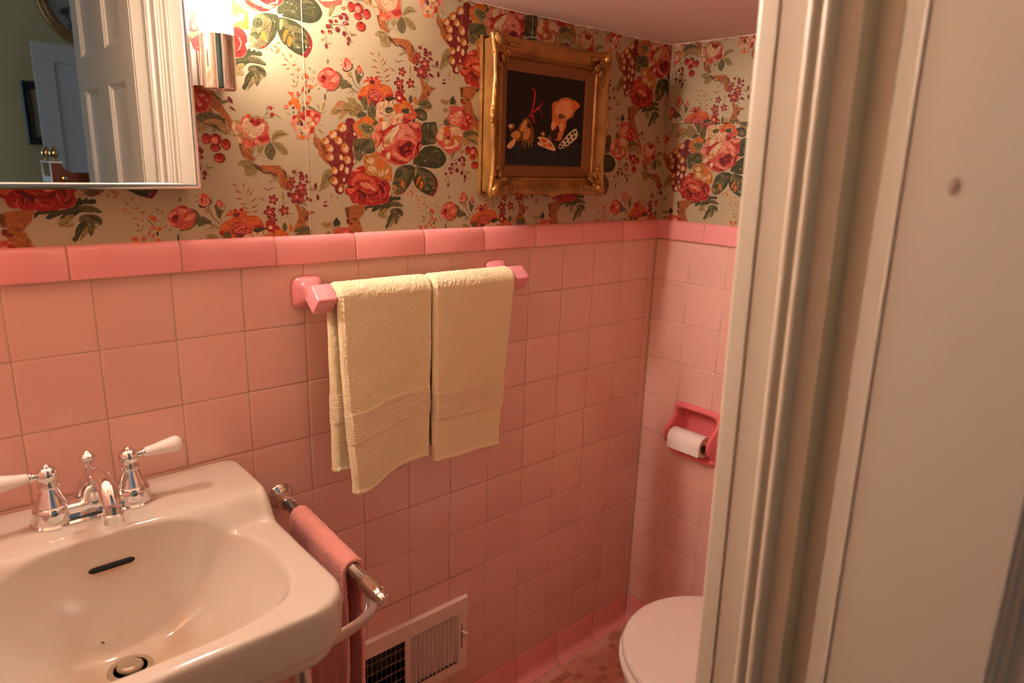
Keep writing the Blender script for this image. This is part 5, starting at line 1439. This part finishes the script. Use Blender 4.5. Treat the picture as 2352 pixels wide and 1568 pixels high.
for sx_ in (-1, 1):
    for sz_ in (-1, 1):
        bm = bmesh.new(); c0 = Vector((PXc+sx_*(PW-.010), -.049, PZc+sz_*(PH-.010))); rr = random.Random(11)
        leafblob(bm, c0, (sx_, 0, sz_), .013, .011, .010)
        for k in range(9):
            a = math.radians(-20+k*27.5); ax_, az_ = math.cos(a)*-sx_*-1, math.sin(a)*-sz_*-1
            for L in (.012, .024):
                leafblob(bm, c0+Vector((-sx_*math.cos(a)*L*1.0, .002+L*.06, -sz_*math.sin(a)*L)) if False else c0+Vector((sx_*(.5-k/8)*0, 0, 0))+Vector((-sx_*L*max(0, math.cos(a))*1.5, .003, -sz_*L*max(0, math.sin(a))*1.5)), (-sx_*math.cos(a), .1, -sz_*math.sin(a)), .0085, .0042, .0050)
        for k in range(6): leafblob(bm, c0+Vector((-sx_*(.012+.011*k), .002+.0006*k, sz_*(.007*math.sin(k*1.4)))), (sx_, 0, sz_*math.cos(k*1.6)), .0075-.0006*k, .0048, .0050)
        for k in range(5): leafblob(bm, c0+Vector((sx_*(.007*math.sin(k*1.4)), .002+.0006*k, -sz_*(.012+.011*k))), (sx_*math.cos(k*1.6), 0, sz_), .0075-.0006*k, .0048, .0050)
        leafblob(bm, c0+Vector((-sx_*.022, .007, -sz_*.022)), (sx_, 0, sz_), .011, .006, .005); leafblob(bm, c0+Vector((-sx_*.031, .010, -sz_*.029)), (sx_, .2, sz_), .007, .004, .004)
        bm_obj('corner_ornament', bm, M_gold, fr, True, recalc=False)
for (dx_, dz_) in ((0, -1), (0, 1), (-1, 0), (1, 0)):
    bm = bmesh.new(); c0 = Vector((PXc+dx_*(PW+.0005), -.0500, PZc+dz_*(PH+.0005))); tx, tz = (1, 0) if dz_ else (0, 1)
    leafblob(bm, c0, (tx, 0, tz), .008, .005, .005)
    for s_ in (-1, 1):
        for k in range(4): leafblob(bm, c0+Vector((tx*s_*(.009+.0085*k)-dx_*.0022*k, .0008*k, tz*s_*(.009+.0085*k)-dz_*.0022*k)), (tx, 0, tz+.3*s_*((-1)**k)), .0062-.0007*k, .0034, .0040-.0004*k)
    bm_obj('side_ornament', bm, M_gold, fr, True, recalc=False)
boxobj('backing', (PXc-PW+.006, PXc+PW-.006, -.010, -.0008, PZc-PH+.006, PZc+PH-.006), mat('backing_board', lin((110,84,58)), .9), pic)
PINK_ = dict(dark=(24,20,12), tab=(26,30,36), tab2=(36,40,44), fld=(18,20,26), red=(176,28,22), rdl=(216,70,44), sh1=(206,116,60), sh2=(226,158,104), sh3=(120,72,44), sh4=(214,110,70), dkb=(60,30,18), brn=(124,74,36), gld=(196,140,72), crm=(222,178,128), org=(206,92,52), wht=(206,196,160), dot=(46,38,32))
PAINT = """P dark -1186,885 1181,888 1107,-939 -1132,-925
P tab -1131,-537 -575,-492 378,-490 1126,-473 1115,-939 -1138,-925
P tab2 -1131,-537 -312,-476 1124,-453 1123,-523 -307,-552 -1135,-605
P fld -956,-599 -918,-597 -885,-931 -942,-933
P fld -505,-582 -466,-581 -421,-938 -474,-939
P fld -104,-568 -53,-566 21,-936 -41,-937
P fld 383,-574 426,-573 479,-934 422,-935
P fld 816,-559 860,-557 904,-935 860,-936
S red 21 -352,-41 -407,71 -445,160 -403,300 -369,462 -368,553 -404,617 -470,634
S red 19 -396,164 -284,240 -205,303 -132,371
S red 12 -235,255 -174,179 -127,112
S red 15 -424,70 -507,99 -554,73
S rdl 7 -392,278 -376,462 -379,575 -420,621
S rdl 6 -348,201 -221,286
P sh1 163,389 314,447 416,502 590,539 772,507 920,470 1012,381 862,273 799,149 624,65 599,-80 506,-278 441,-378 229,-363 87,-322 147,-177 169,14 159,178
P sh2 319,377 454,458 666,474 782,364 757,218 587,87 375,74 262,185 255,302
P sh3 402,194 583,135 480,80 338,95
P sh4 777,435 960,425 1001,380 859,321 752,290
P dkb 140,-59 284,-146 364,-285 298,-360 121,-320
P dkb 314,-72 423,-114 361,-237 286,-169
P sh2 169,14 311,-25 216,-173 144,-129
P sh2 415,5 524,-37 463,-184 388,-116
P brn -1001,-282 -846,-206 -725,-63 -633,34 -503,19 -395,-159 -352,-342 -412,-462 -576,-469 -708,-428 -868,-435 -997,-372
P gld -1000,-304 -845,-229 -747,-292 -806,-386 -966,-371
P gld -723,-108 -600,13 -560,-145 -652,-241 -750,-224
P gld -651,-264 -526,-166 -457,-231 -516,-373 -645,-402
P dkb -594,-101 -466,-70 -428,-160 -527,-143
S gld 8 -933,-392 -916,-437
S gld 8 -805,-409 -803,-467
S gld 8 -675,-450 -688,-519
S gld 8 -609,-470 -603,-586
S gld 8 -512,-443 -490,-558
S gld 8 -415,-415 -409,-532
P crm -1115,-559 -994,-440 -870,-389 -897,-505 -1019,-601
P brn -1101,-130 -946,-98 -911,-187 -1034,-238
P crm -1070,-128 -977,-111 -974,-167 -1052,-183
P crm -252,-338 -118,-320 54,-347 198,-437 314,-589 174,-594 -37,-541 -210,-501 -247,-431 -146,-427
P org -116,-355 21,-373 -9,-445 -112,-426
P org 94,-441 201,-484 170,-534 63,-490
P org -41,-470 28,-491 31,-527 -73,-507
P brn -174,-229 -57,-211 -19,-280 -119,-308
E crm -95,-260 36 30
P wht 395,-489 512,-375 716,-195 891,-101 977,-158 980,-281 805,-411 594,-518 435,-553
P dot 463,-438 497,-412 535,-447 501,-473
P dot 565,-361 610,-334 649,-369 607,-395
P dot 668,-283 720,-249 752,-286 710,-318
P dot 771,-198 823,-166 856,-208 814,-239
P dot 624,-431 659,-405 697,-428 663,-461
P dot 728,-353 769,-327 808,-352 767,-389
P dot 831,-275 873,-241 912,-271 878,-310
P dot 868,-176 902,-142 941,-172 907,-205
P dot 539,-496 573,-475 603,-493 569,-519
P dkb 407,-496 466,-479 515,-509 445,-536"""
V, F, cl = [], [], []
boxobj('panel_edge', (PXc-.1195, PXc+.1195, -.0265, -.012, PZc-.0975, PZc+.0975), mat('panel_brown', lin((40,30,20)), .6), pic)
for li, ln in enumerate(PAINT.strip().split('\n')):
    t = ln.split(); P = lambda q: (PXc+float(q.split(',')[0])*1e-4, PZc+float(q.split(',')[1])*1e-4)
    if t[0] == 'P':
        pts = [P(q) for q in t[2:]]
        if t[1] in ('dark', 'tab', 'tab2', 'fld'): poly = pts
        else: poly = [(v.x, v.y) for v in spline([(x, z, 0) for x, z in pts], 3, True)]
        if t[1] == 'dark': poly = [(PXc-.119, PZc-.097), (PXc+.119, PZc-.097), (PXc+.119, PZc+.097), (PXc-.119, PZc+.097)]
    elif t[0] == 'E':
        x, z = P(t[2]); a, b_ = float(t[3])*1e-4, float(t[4])*1e-4; poly = [(x+a*math.cos(k*.35), z+b_*math.sin(k*.35)) for k in range(18)]
    else:
        wd = float(t[2])*2.6e-4; s = [Vector((v.x, v.y)) for v in spline([(*P(q), 0) for q in t[3:]], 5)]; L, Rr = [], []
        for i, p in enumerate(s):
            d = s[min(i+1, len(s)-1)]-s[max(i-1, 0)]; nn = Vector((-d.y, d.x)).normalized()*wd*.5*(1-.4*i/len(s)); L.append(tuple(p+nn)); Rr.append(tuple(p-nn))
        poly = L+Rr[::-1]
    b0 = len(V); V += [(x, -.0266-li*1e-5, z) for x, z in poly]; F.append(tuple(range(b0, len(V)))); cl.append((*lin(PINK_[t[1]]), 1))
M_oil = mat('oil_paint', (1, 1, 1), .5, spec=.25, attr='print')
o = mesh_obj('painting', V, F, M_oil, pic); a = o.data.color_attributes.new('print', 'FLOAT_COLOR', 'CORNER'); i = 0
for p in o.data.polygons:
    for _ in p.loop_indices: a.data[i].color = cl[p.index]; i += 1

# ------------------------------------------------------------------ doorway: wall, jamb, stop, casings (all slightly out of plumb)
def lean(o, k=.018):
    for v in o.data.vertices: v.co.y += (v.co.z-1.25)*k
    return o
wf = thing('wall_front', 'x', 'wall', (-1.7, -.86, FLOOR)); del wf['label']; del wf['category']; struct(wf)
M_olive = mat('olive_wall_paint', lin((186,164,112)), .75, bump=(30, .0006, .2))
M_pw = mat('pink_wainscot', TILE_C, .2)
bm = bmesh.new(); box(bm, -1.90, -1.64, -.95, -.862, 0, 2.5); box(bm, -.958, -.885, -.94, -.862, 0, 2.5); box(bm, -.885, .12, -1.0, -.978, 0, 2.5); box(bm, -1.64, -.958, -.95, -.862, 2.08, 2.5)
bm_obj('wall_core', bm, M_paper2, wf)
boxobj('wall_core', (-.958, .12, -1.06, -1.0, 0, 2.5), M_olive, wf); boxobj('wall_core', (-.958, -.885, -1.0, -.94, 0, 2.5), M_olive, wf)
boxobj('wainscot', (-1.78, -1.70, -.862, -.856, FLOOR, 1.255), M_pw, wf); boxobj('wainscot', (-.885, 0, -.978, -.972, FLOOR, 1.255), M_pw, wf); boxobj('wainscot', (-.885, -.879, -.978, -.862, FLOOR, 1.255), M_pw, wf)
JT = 2.05
def vprof(name, pts, z0, z1, m, parent=None):     # extruded vertical moulding, pts = closed plan outline
    V = [(x, y, z0) for x, y in pts]+[(x, y, z1) for x, y in pts]; n = len(pts)
    F = [(k, (k+1) % n, n+(k+1) % n, n+k) for k in range(n)]+[tuple(range(n))[::-1], tuple(range(n, 2*n))]
    o = mesh_obj(name, V, F, m, parent, True); o.data.set_sharp_from_angle(angle=math.radians(35))
    bm = bmesh.new(); bm.from_mesh(o.data); bmesh.ops.recalc_face_normals(bm, faces=bm.faces[:]); bm.to_mesh(o.data); bm.free(); return o
def arc(cx, cy, r, a0, a1, n=6): return [(cx+r*math.cos(math.radians(a0+(a1-a0)*k/n)), cy+r*math.sin(math.radians(a0+(a1-a0)*k/n))) for k in range(n+1)]
XJ = -1.0095
cas = [(XJ-.002, -.862)]+[(XJ-.002, -.850)]+arc(XJ+.002, -.848, .004, 180, 90, 4)+[(XJ+.004, -.844)]+arc(XJ+.008, -.8455, .0035, 180, 0, 6)+arc(XJ+.016, -.8455, .0032, 180, 0, 6)+[(XJ+.022, -.848)]+arc(XJ+.027, -.8455, .0035, 170, 20, 5)+[(XJ+.034, -.8435), (XJ+.092, -.8425), (XJ+.096, -.845), (XJ+.096, -.862)]
cs = lean(vprof('trim_2', cas, FLOOR, JT+.09, M_white)); struct(cs)
jb = [(XJ, -.8618), (XJ, -.905), (-1.0045, -.924), (-.985, -.926), (-.985, -.944), (-.960, -.944), (-.960, -.8618)]
jb = lean(vprof('trim_3', jb, FLOOR, JT, M_white)); struct(jb)
st = [(XJ+.001, -.886)]+arc(XJ-.0035, -.8915, .0042, 80, 250, 6)+[(XJ-.003, -.8975)]+arc(XJ-.0045, -.9035, .0040, 60, 250, 6)+[(XJ+.001, -.9085)]
st = lean(vprof('trim_4', st, FLOOR, JT, M_white)); struct(st)
# left jamb and head of the opening
struct(boxobj('trim_5', (-1.64, -1.625, -.957, -.862, FLOOR, JT), M_white, bevel=.002)); struct(boxobj('trim_6', (-1.64, -.985, -.957, -.862, JT, JT+.02), M_white, bevel=.002))
struct(boxobj('trim_7', (-1.72, -1.62, -.862, -.845, FLOOR, JT+.09), M_white, bevel=.003)); struct(boxobj('trim_8', (-1.72, -.91, -.862, -.846, JT+.0, JT+.095), M_white, bevel=.003))

# open six-panel door swung back into the hallway
d1 = thing('door_1', 'x', 'door', (-1.0, -.965, FLOOR)); del d1['label']; del d1['category']; struct(d1)
DX0, DX1, DY0, DY1, DZ0, DZ1 = -1.033, -1.002, -1.660, -.962, FLOOR+.01, 2.03
PY = ((-1.572, -1.387), (-1.262, -1.077)); PZ = ((.24, .80), (.93, 1.567), (1.665, 1.90))
def add_panel_door(name, M4, w_, h_, th, py, pz, m, parent, mould=.016, dep=.011):
    # local: u 0..w across, v 0..h up, d 0 front .. -th
    bm = bmesh.new(); us = sorted({0, w_}|{a for p in py for a in p}); vs_ = sorted({0, h_}|{a for p in pz for a in p})
    def q(pts): bm.faces.new([bm.verts.new(M4(*p)) for p in pts])
    for face in (0, 1):
        D0 = 0 if face == 0 else -th; sg = -1 if face == 0 else 1
        for a, b_ in zip(us, us[1:]):
            for c, d in zip(vs_, vs_[1:]):
                isp = any(abs(a-p[0]) < 1e-6 and abs(b_-p[1]) < 1e-6 for p in py) and any(abs(c-p[0]) < 1e-6 and abs(d-p[1]) < 1e-6 for p in pz)
                if not isp: q(((a, c, D0), (b_, c, D0), (b_, d, D0), (a, d, D0))); continue
                stp = [(0, 0), (.0015, .0022), (.004, .0026), (.006, .0052), (.0095, .0062), (.0105, .0085), (mould-.002, dep-.001), (mould, dep)]
                for (i0, e0), (i1, e1) in zip(stp, stp[1:]):
                    r0 = [(a+i0, c+i0), (b_-i0, c+i0), (b_-i0, d-i0), (a+i0, d-i0)]; r1 = [(a+i1, c+i1), (b_-i1, c+i1), (b_-i1, d-i1), (a+i1, d-i1)]
                    for k in range(4):
                        j = (k+1) % 4; q(((*r0[k], D0+sg*e0), (*r0[j], D0+sg*e0), (*r1[j], D0+sg*e1), (*r1[k], D0+sg*e1)))
                i1 = mould; q(((a+i1, c+i1, D0+sg*dep), (b_-i1, c+i1, D0+sg*dep), (b_-i1, d-i1, D0+sg*dep), (a+i1, d-i1, D0+sg*dep)))
    for p in (((0, 0, 0), (w_, 0, 0), (w_, 0, -th), (0, 0, -th)), ((0, h_, 0), (w_, h_, 0), (w_, h_, -th), (0, h_, -th)), ((0, 0, 0), (0, h_, 0), (0, h_, -th), (0, 0, -th)), ((w_, 0, 0), (w_, h_, 0), (w_, h_, -th), (w_, 0, -th))): q(p)
    bmesh.ops.remove_doubles(bm, verts=bm.verts[:], dist=1e-5)
    return bm_obj(name, bm, m, parent)
wd = DY1-DY0
leaf = add_panel_door('door_leaf', lambda u, v, d: (DX0-d, DY1-u, DZ0+v), wd, DZ1-DZ0, DX1-DX0, [(DY1-b_, DY1-a) for a, b_ in PY], [(a-DZ0, b_-DZ0) for a, b_ in PZ], M_white, d1)
lean(leaf, .010)
bm = bmesh.new(); tube(bm, [(DX0-.0002, -.9755, z) for z in [DZ0+.002+i*.1 for i in range(20)]], .0013, n=8); lean(bm_obj('edge_bead', bm, M_white, d1, True), .010)
bm = bmesh.new(); bmesh.ops.create_icosphere(bm, subdivisions=3, radius=1, matrix=Matrix.Translation((DX0-.0004, -1.0055, 1.383)) @ Matrix.Diagonal((.0005, .0034, .0056, 1)))
bm_obj('scuff_mark', bm, mat('grey_scuff', lin((160,140,122)), .8), d1, True)
for hz in (.3, 1.05, 1.82):
    bm = bmesh.new(); tube(bm, [(DX1+.004, DY1+.004, hz-.04), (DX1+.004, DY1+.004, hz+.04)], .005, n=14); bm_obj('hinge', bm, M_satin, d1, 'auto')
for s_ in (-1, 1):
    bm = bmesh.new(); xk = DX0 if s_ < 0 else DX1; lathe(bm, [(.025, 0), (.026, .002), (.024, .005), (.010, .008), (.009, .03), (.018, .036), (.026, .046), (.027, .055), (.020, .064), (.0005, .067)], (xk, -1.61, .96), axis=(s_, 0, 0), n=28)
    bm_obj('door_knob', bm, mat('aged_brass', (.55, .36, .14), .25, 1), d1, 'auto')

# ------------------------------------------------------------------ hallway behind the photographer, seen in the mirror
M_wood = mat('dark_oak_boards', lin((120,78,46)), .4, var=(lin((92,56,32)), 6, .2))
struct(boxobj('floor', (-3.6, 1.2, -4.8, -1.1, -.1, FLOOR), M_wood))
struct(boxobj('ceiling', (-3.6, 1.2, -4.8, -.95, 2.5, 2.6), M_ceil))
struct(boxobj('wall_far', (-3.6, 1.2, -4.8, -4.70, 0, 2.5), M_olive))
struct(boxobj('wall_hall_right', (1.1, 1.2, -4.8, -1.06, 0, 2.5), M_olive))
struct(boxobj('hall_daylight_blocker', (-2.3, -2.2, -2.40, -.95, 0, 2.5), M_olive))  # unseen stub, added to keep window daylight off the hinge end of door_1
struct(boxobj('wall_hall_near', (-3.6, -1.90, -.95, -.85, 0, 2.5), M_olive))
bm = bmesh.new(); box(bm, -3.6, -3.5, -4.8, -4.4, 0, 2.5); box(bm, -3.6, -3.5, -3.0, -.95, 0, 2.5); box(bm, -3.6, -3.5, -4.4, -3.0, 0, .6); box(bm, -3.6, -3.5, -4.4, -3.0, 2.1, 2.5)
struct(bm_obj('wall_hall_left', bm, M_olive))
bm = bmesh.new()
for y in (-4.4, -3.72, -3.04): box(bm, -3.57, -3.53, y, y+.04, .6, 2.1)
for z in (.6, 1.33, 2.06): box(bm, -3.57, -3.53, -4.4, -3.0, z, z+.04)
struct(bm_obj('window_1', bm, M_white))
struct(boxobj('baseboard_far', (-3.5, 1.1, -4.70, -4.682, FLOOR, .16), M_white, bevel=.003))
d2 = thing('door_2', 'x', 'door', (-.3, -4.4, FLOOR)); del d2['label']; del d2['category']; struct(d2)
add_panel_door('door_leaf', lambda u, v, d: (-.757+u, -4.39+u*-.02+d, FLOOR+.01+v), .62, 2.0, .035, [(.108, .512)], [(.12, .85), (1.0, 1.892)], M_white, d2, mould=.014, dep=.008)
rf = thing('round_picture', 'oval gilt picture frame with dark leafy sprig, high on the olive hallway wall', 'picture', (-.38, -4.70, 2.06))
def ov(r1, z1, y, n=64): return [(-.38+r1*math.cos(2*PI*k/n), y, 2.395+z1*math.sin(2*PI*k/n)) for k in range(n)]
loft('oval_frame', [ov(.285+d, .340+d, y) for d, y in ((0, -4.699), (0, -4.685), (-.006, -4.672), (-.018, -4.668), (-.028, -4.676), (-.033, -4.670), (-.045, -4.664), (-.058, -4.672), (-.066, -4.682))], M_gold, rf, False, False)
loft('picture_ground', [ov(.222, .277, -4.690), ov(.01, .01, -4.690)], mat('print_paper', lin((150,146,130)), .6), rf, False, False)
bm = bmesh.new(); tube(bm, spline([(-.38, -4.686, 2.46), (-.41, -4.686, 2.36), (-.47, -4.686, 2.30), (-.50, -4.686, 2.26), (-.46, -4.686, 2.20)], 6), .006, n=8)
for c, L in (((-.50, -4.686, 2.27), .03), ((-.45, -4.686, 2.185), .035), ((-.40, -4.686, 2.40), .03)): bmesh.ops.create_icosphere(bm, subdivisions=2, radius=1, matrix=Matrix.Translation(c) @ Matrix.Diagonal((L, .003, L*.8, 1)))
bm_obj('leafy_sprig', bm, mat('print_ink_dark', lin((60,58,52)), .7), rf, True)
sf = thing('small_frame', 'small dark moulded picture frame on the olive wall beside the hallway door', 'picture', (-.62, -4.70, 1.41))
bm = bmesh.new(); X0, X1, Z0_, Z1_ = -.802, -.44, 1.407, 1.811; prof = [(0, -4.699), (0, -4.678), (.006, -4.672), (.018, -4.676), (.030, -4.684), (.040, -4.681), (.050, -4.690)]
cn = [(X0, Z0_, 1, 1), (X1, Z0_, -1, 1), (X1, Z1_, -1, -1), (X0, Z1_, 1, -1)]; rg = [[bm.verts.new((x+sx*i, y, z+sz*i)) for i, y in prof] for x, z, sx, sz in cn]
for a in range(4):
    b_ = (a+1) % 4
    for k in range(len(prof)-1): bm.faces.new((rg[a][k], rg[b_][k], rg[b_][k+1], rg[a][k+1]))
bm_obj('frame', bm, mat('black_brown_wood', lin((38,34,32)), .4), sf)
boxobj('picture_sheet', (X0+.045, X1-.045, -4.698, -4.691, Z0_+.045, Z1_-.045), mat('olive_print', lin((140,130,96)), .5), sf)
# bracket clock on a chest
ch = thing('chest', 'dark mahogany chest in the hallway, carrying the brass-topped clock', 'chest', (-.95, -2.14, FLOOR))
M_mah = mat('polished_mahogany', lin((112,56,26)), .22, coat=.5, var=(lin((70,30,14)), 9, .2))
boxobj('carcase', (-1.15, -.72, -2.32, -1.96, .10, .90), M_mah, ch, bevel=.006); boxobj('top', (-1.17, -.70, -2.34, -1.94, .90, .925), M_mah, ch, bevel=.006)
for k in range(3): boxobj('drawer', (-1.13, -.74, -1.96, -1.950, .14+.25*k, .36+.25*k), M_mah, ch, bevel=.003)
for x in (-1.13, -.76):
    for y in (-2.30, -1.99): boxobj('foot', (x, x+.03, y, y+.03, FLOOR, .11), M_mah, ch)
ck = thing('bracket_clock', 'mahogany bracket clock with brass finials on the hallway chest, reflected low in the mirror', 'clock', (-.97, -2.1, .925))
boxobj('case', (-1.09, -.86, -2.19, -2.0, .926, 1.262), M_mah, ck, bevel=.003)
M_clk = mat('pale_painted_trim', lin((214,214,206)), .4)
bm = bmesh.new(); box(bm, -1.0915, -1.0885, -2.19, -2.0, 1.262, 1.286); box(bm, -1.0915, -1.0885, -2.19, -2.183, 1.286, 1.336); box(bm, -1.0915, -1.0885, -2.007, -2.0, 1.286, 1.336); box(bm, -1.094, -1.05, -2.195, -1.996, 1.336, 1.3405)
bm_obj('side_trim', bm, M_clk, ck)
boxobj('side_glass', (-1.0885, -1.086, -2.183, -2.007, 1.286, 1.336), mat('dark_glass', (.01, .01, .012), .08), ck)
prof = [(-1.0885, 1.262), (-.86, 1.262), (-.86, 1.296), (-.98, 1.297), (-1.010, 1.298), (-1.030, 1.302), (-1.044, 1.312), (-1.053, 1.328), (-1.056, 1.336), (-1.0885, 1.336)]
for nm, (ya, yb) in (('pediment', (-2.006, -2.0)), ('pediment', (-2.19, -2.184))):
    n = len(prof); V = [(x, ya, z) for x, z in prof]+[(x, yb, z) for x, z in prof]
    mesh_obj(nm, V, [(k, (k+1) % n, n+(k+1) % n, n+k) for k in range(n)]+[tuple(range(n)), tuple(range(n, 2*n))[::-1]], M_mah, ck)
boxobj('roof', (-1.06, -.86, -2.184, -2.006, 1.255, 1.292), M_mah, ck)
M_brass = mat('polished_brass', (.70, .46, .16), .2, 1)
for y in (-2.012, -2.178):
    bm = bmesh.new(); lathe(bm, [(.010, 0), (.010, .003), (.005, .005), (.004, .009), (.009, .013), (.0145, .022), (.0155, .031), (.0125, .041), (.0065, .050), (.002, .0545), (.0003, .056)], (-1.073, y, 1.3405), n=24); bm_obj('finial', bm, M_brass, ck, True)
bm = bmesh.new(); lathe(bm, [(.0105, 0), (.011, .002), (.009, .004), (.003, .005), (.0004, .0055)], (-1.052, -1.9995, 1.280), axis=(0, 1, 0), n=20); bm_obj('brass_boss', bm, M_brass, ck, True)
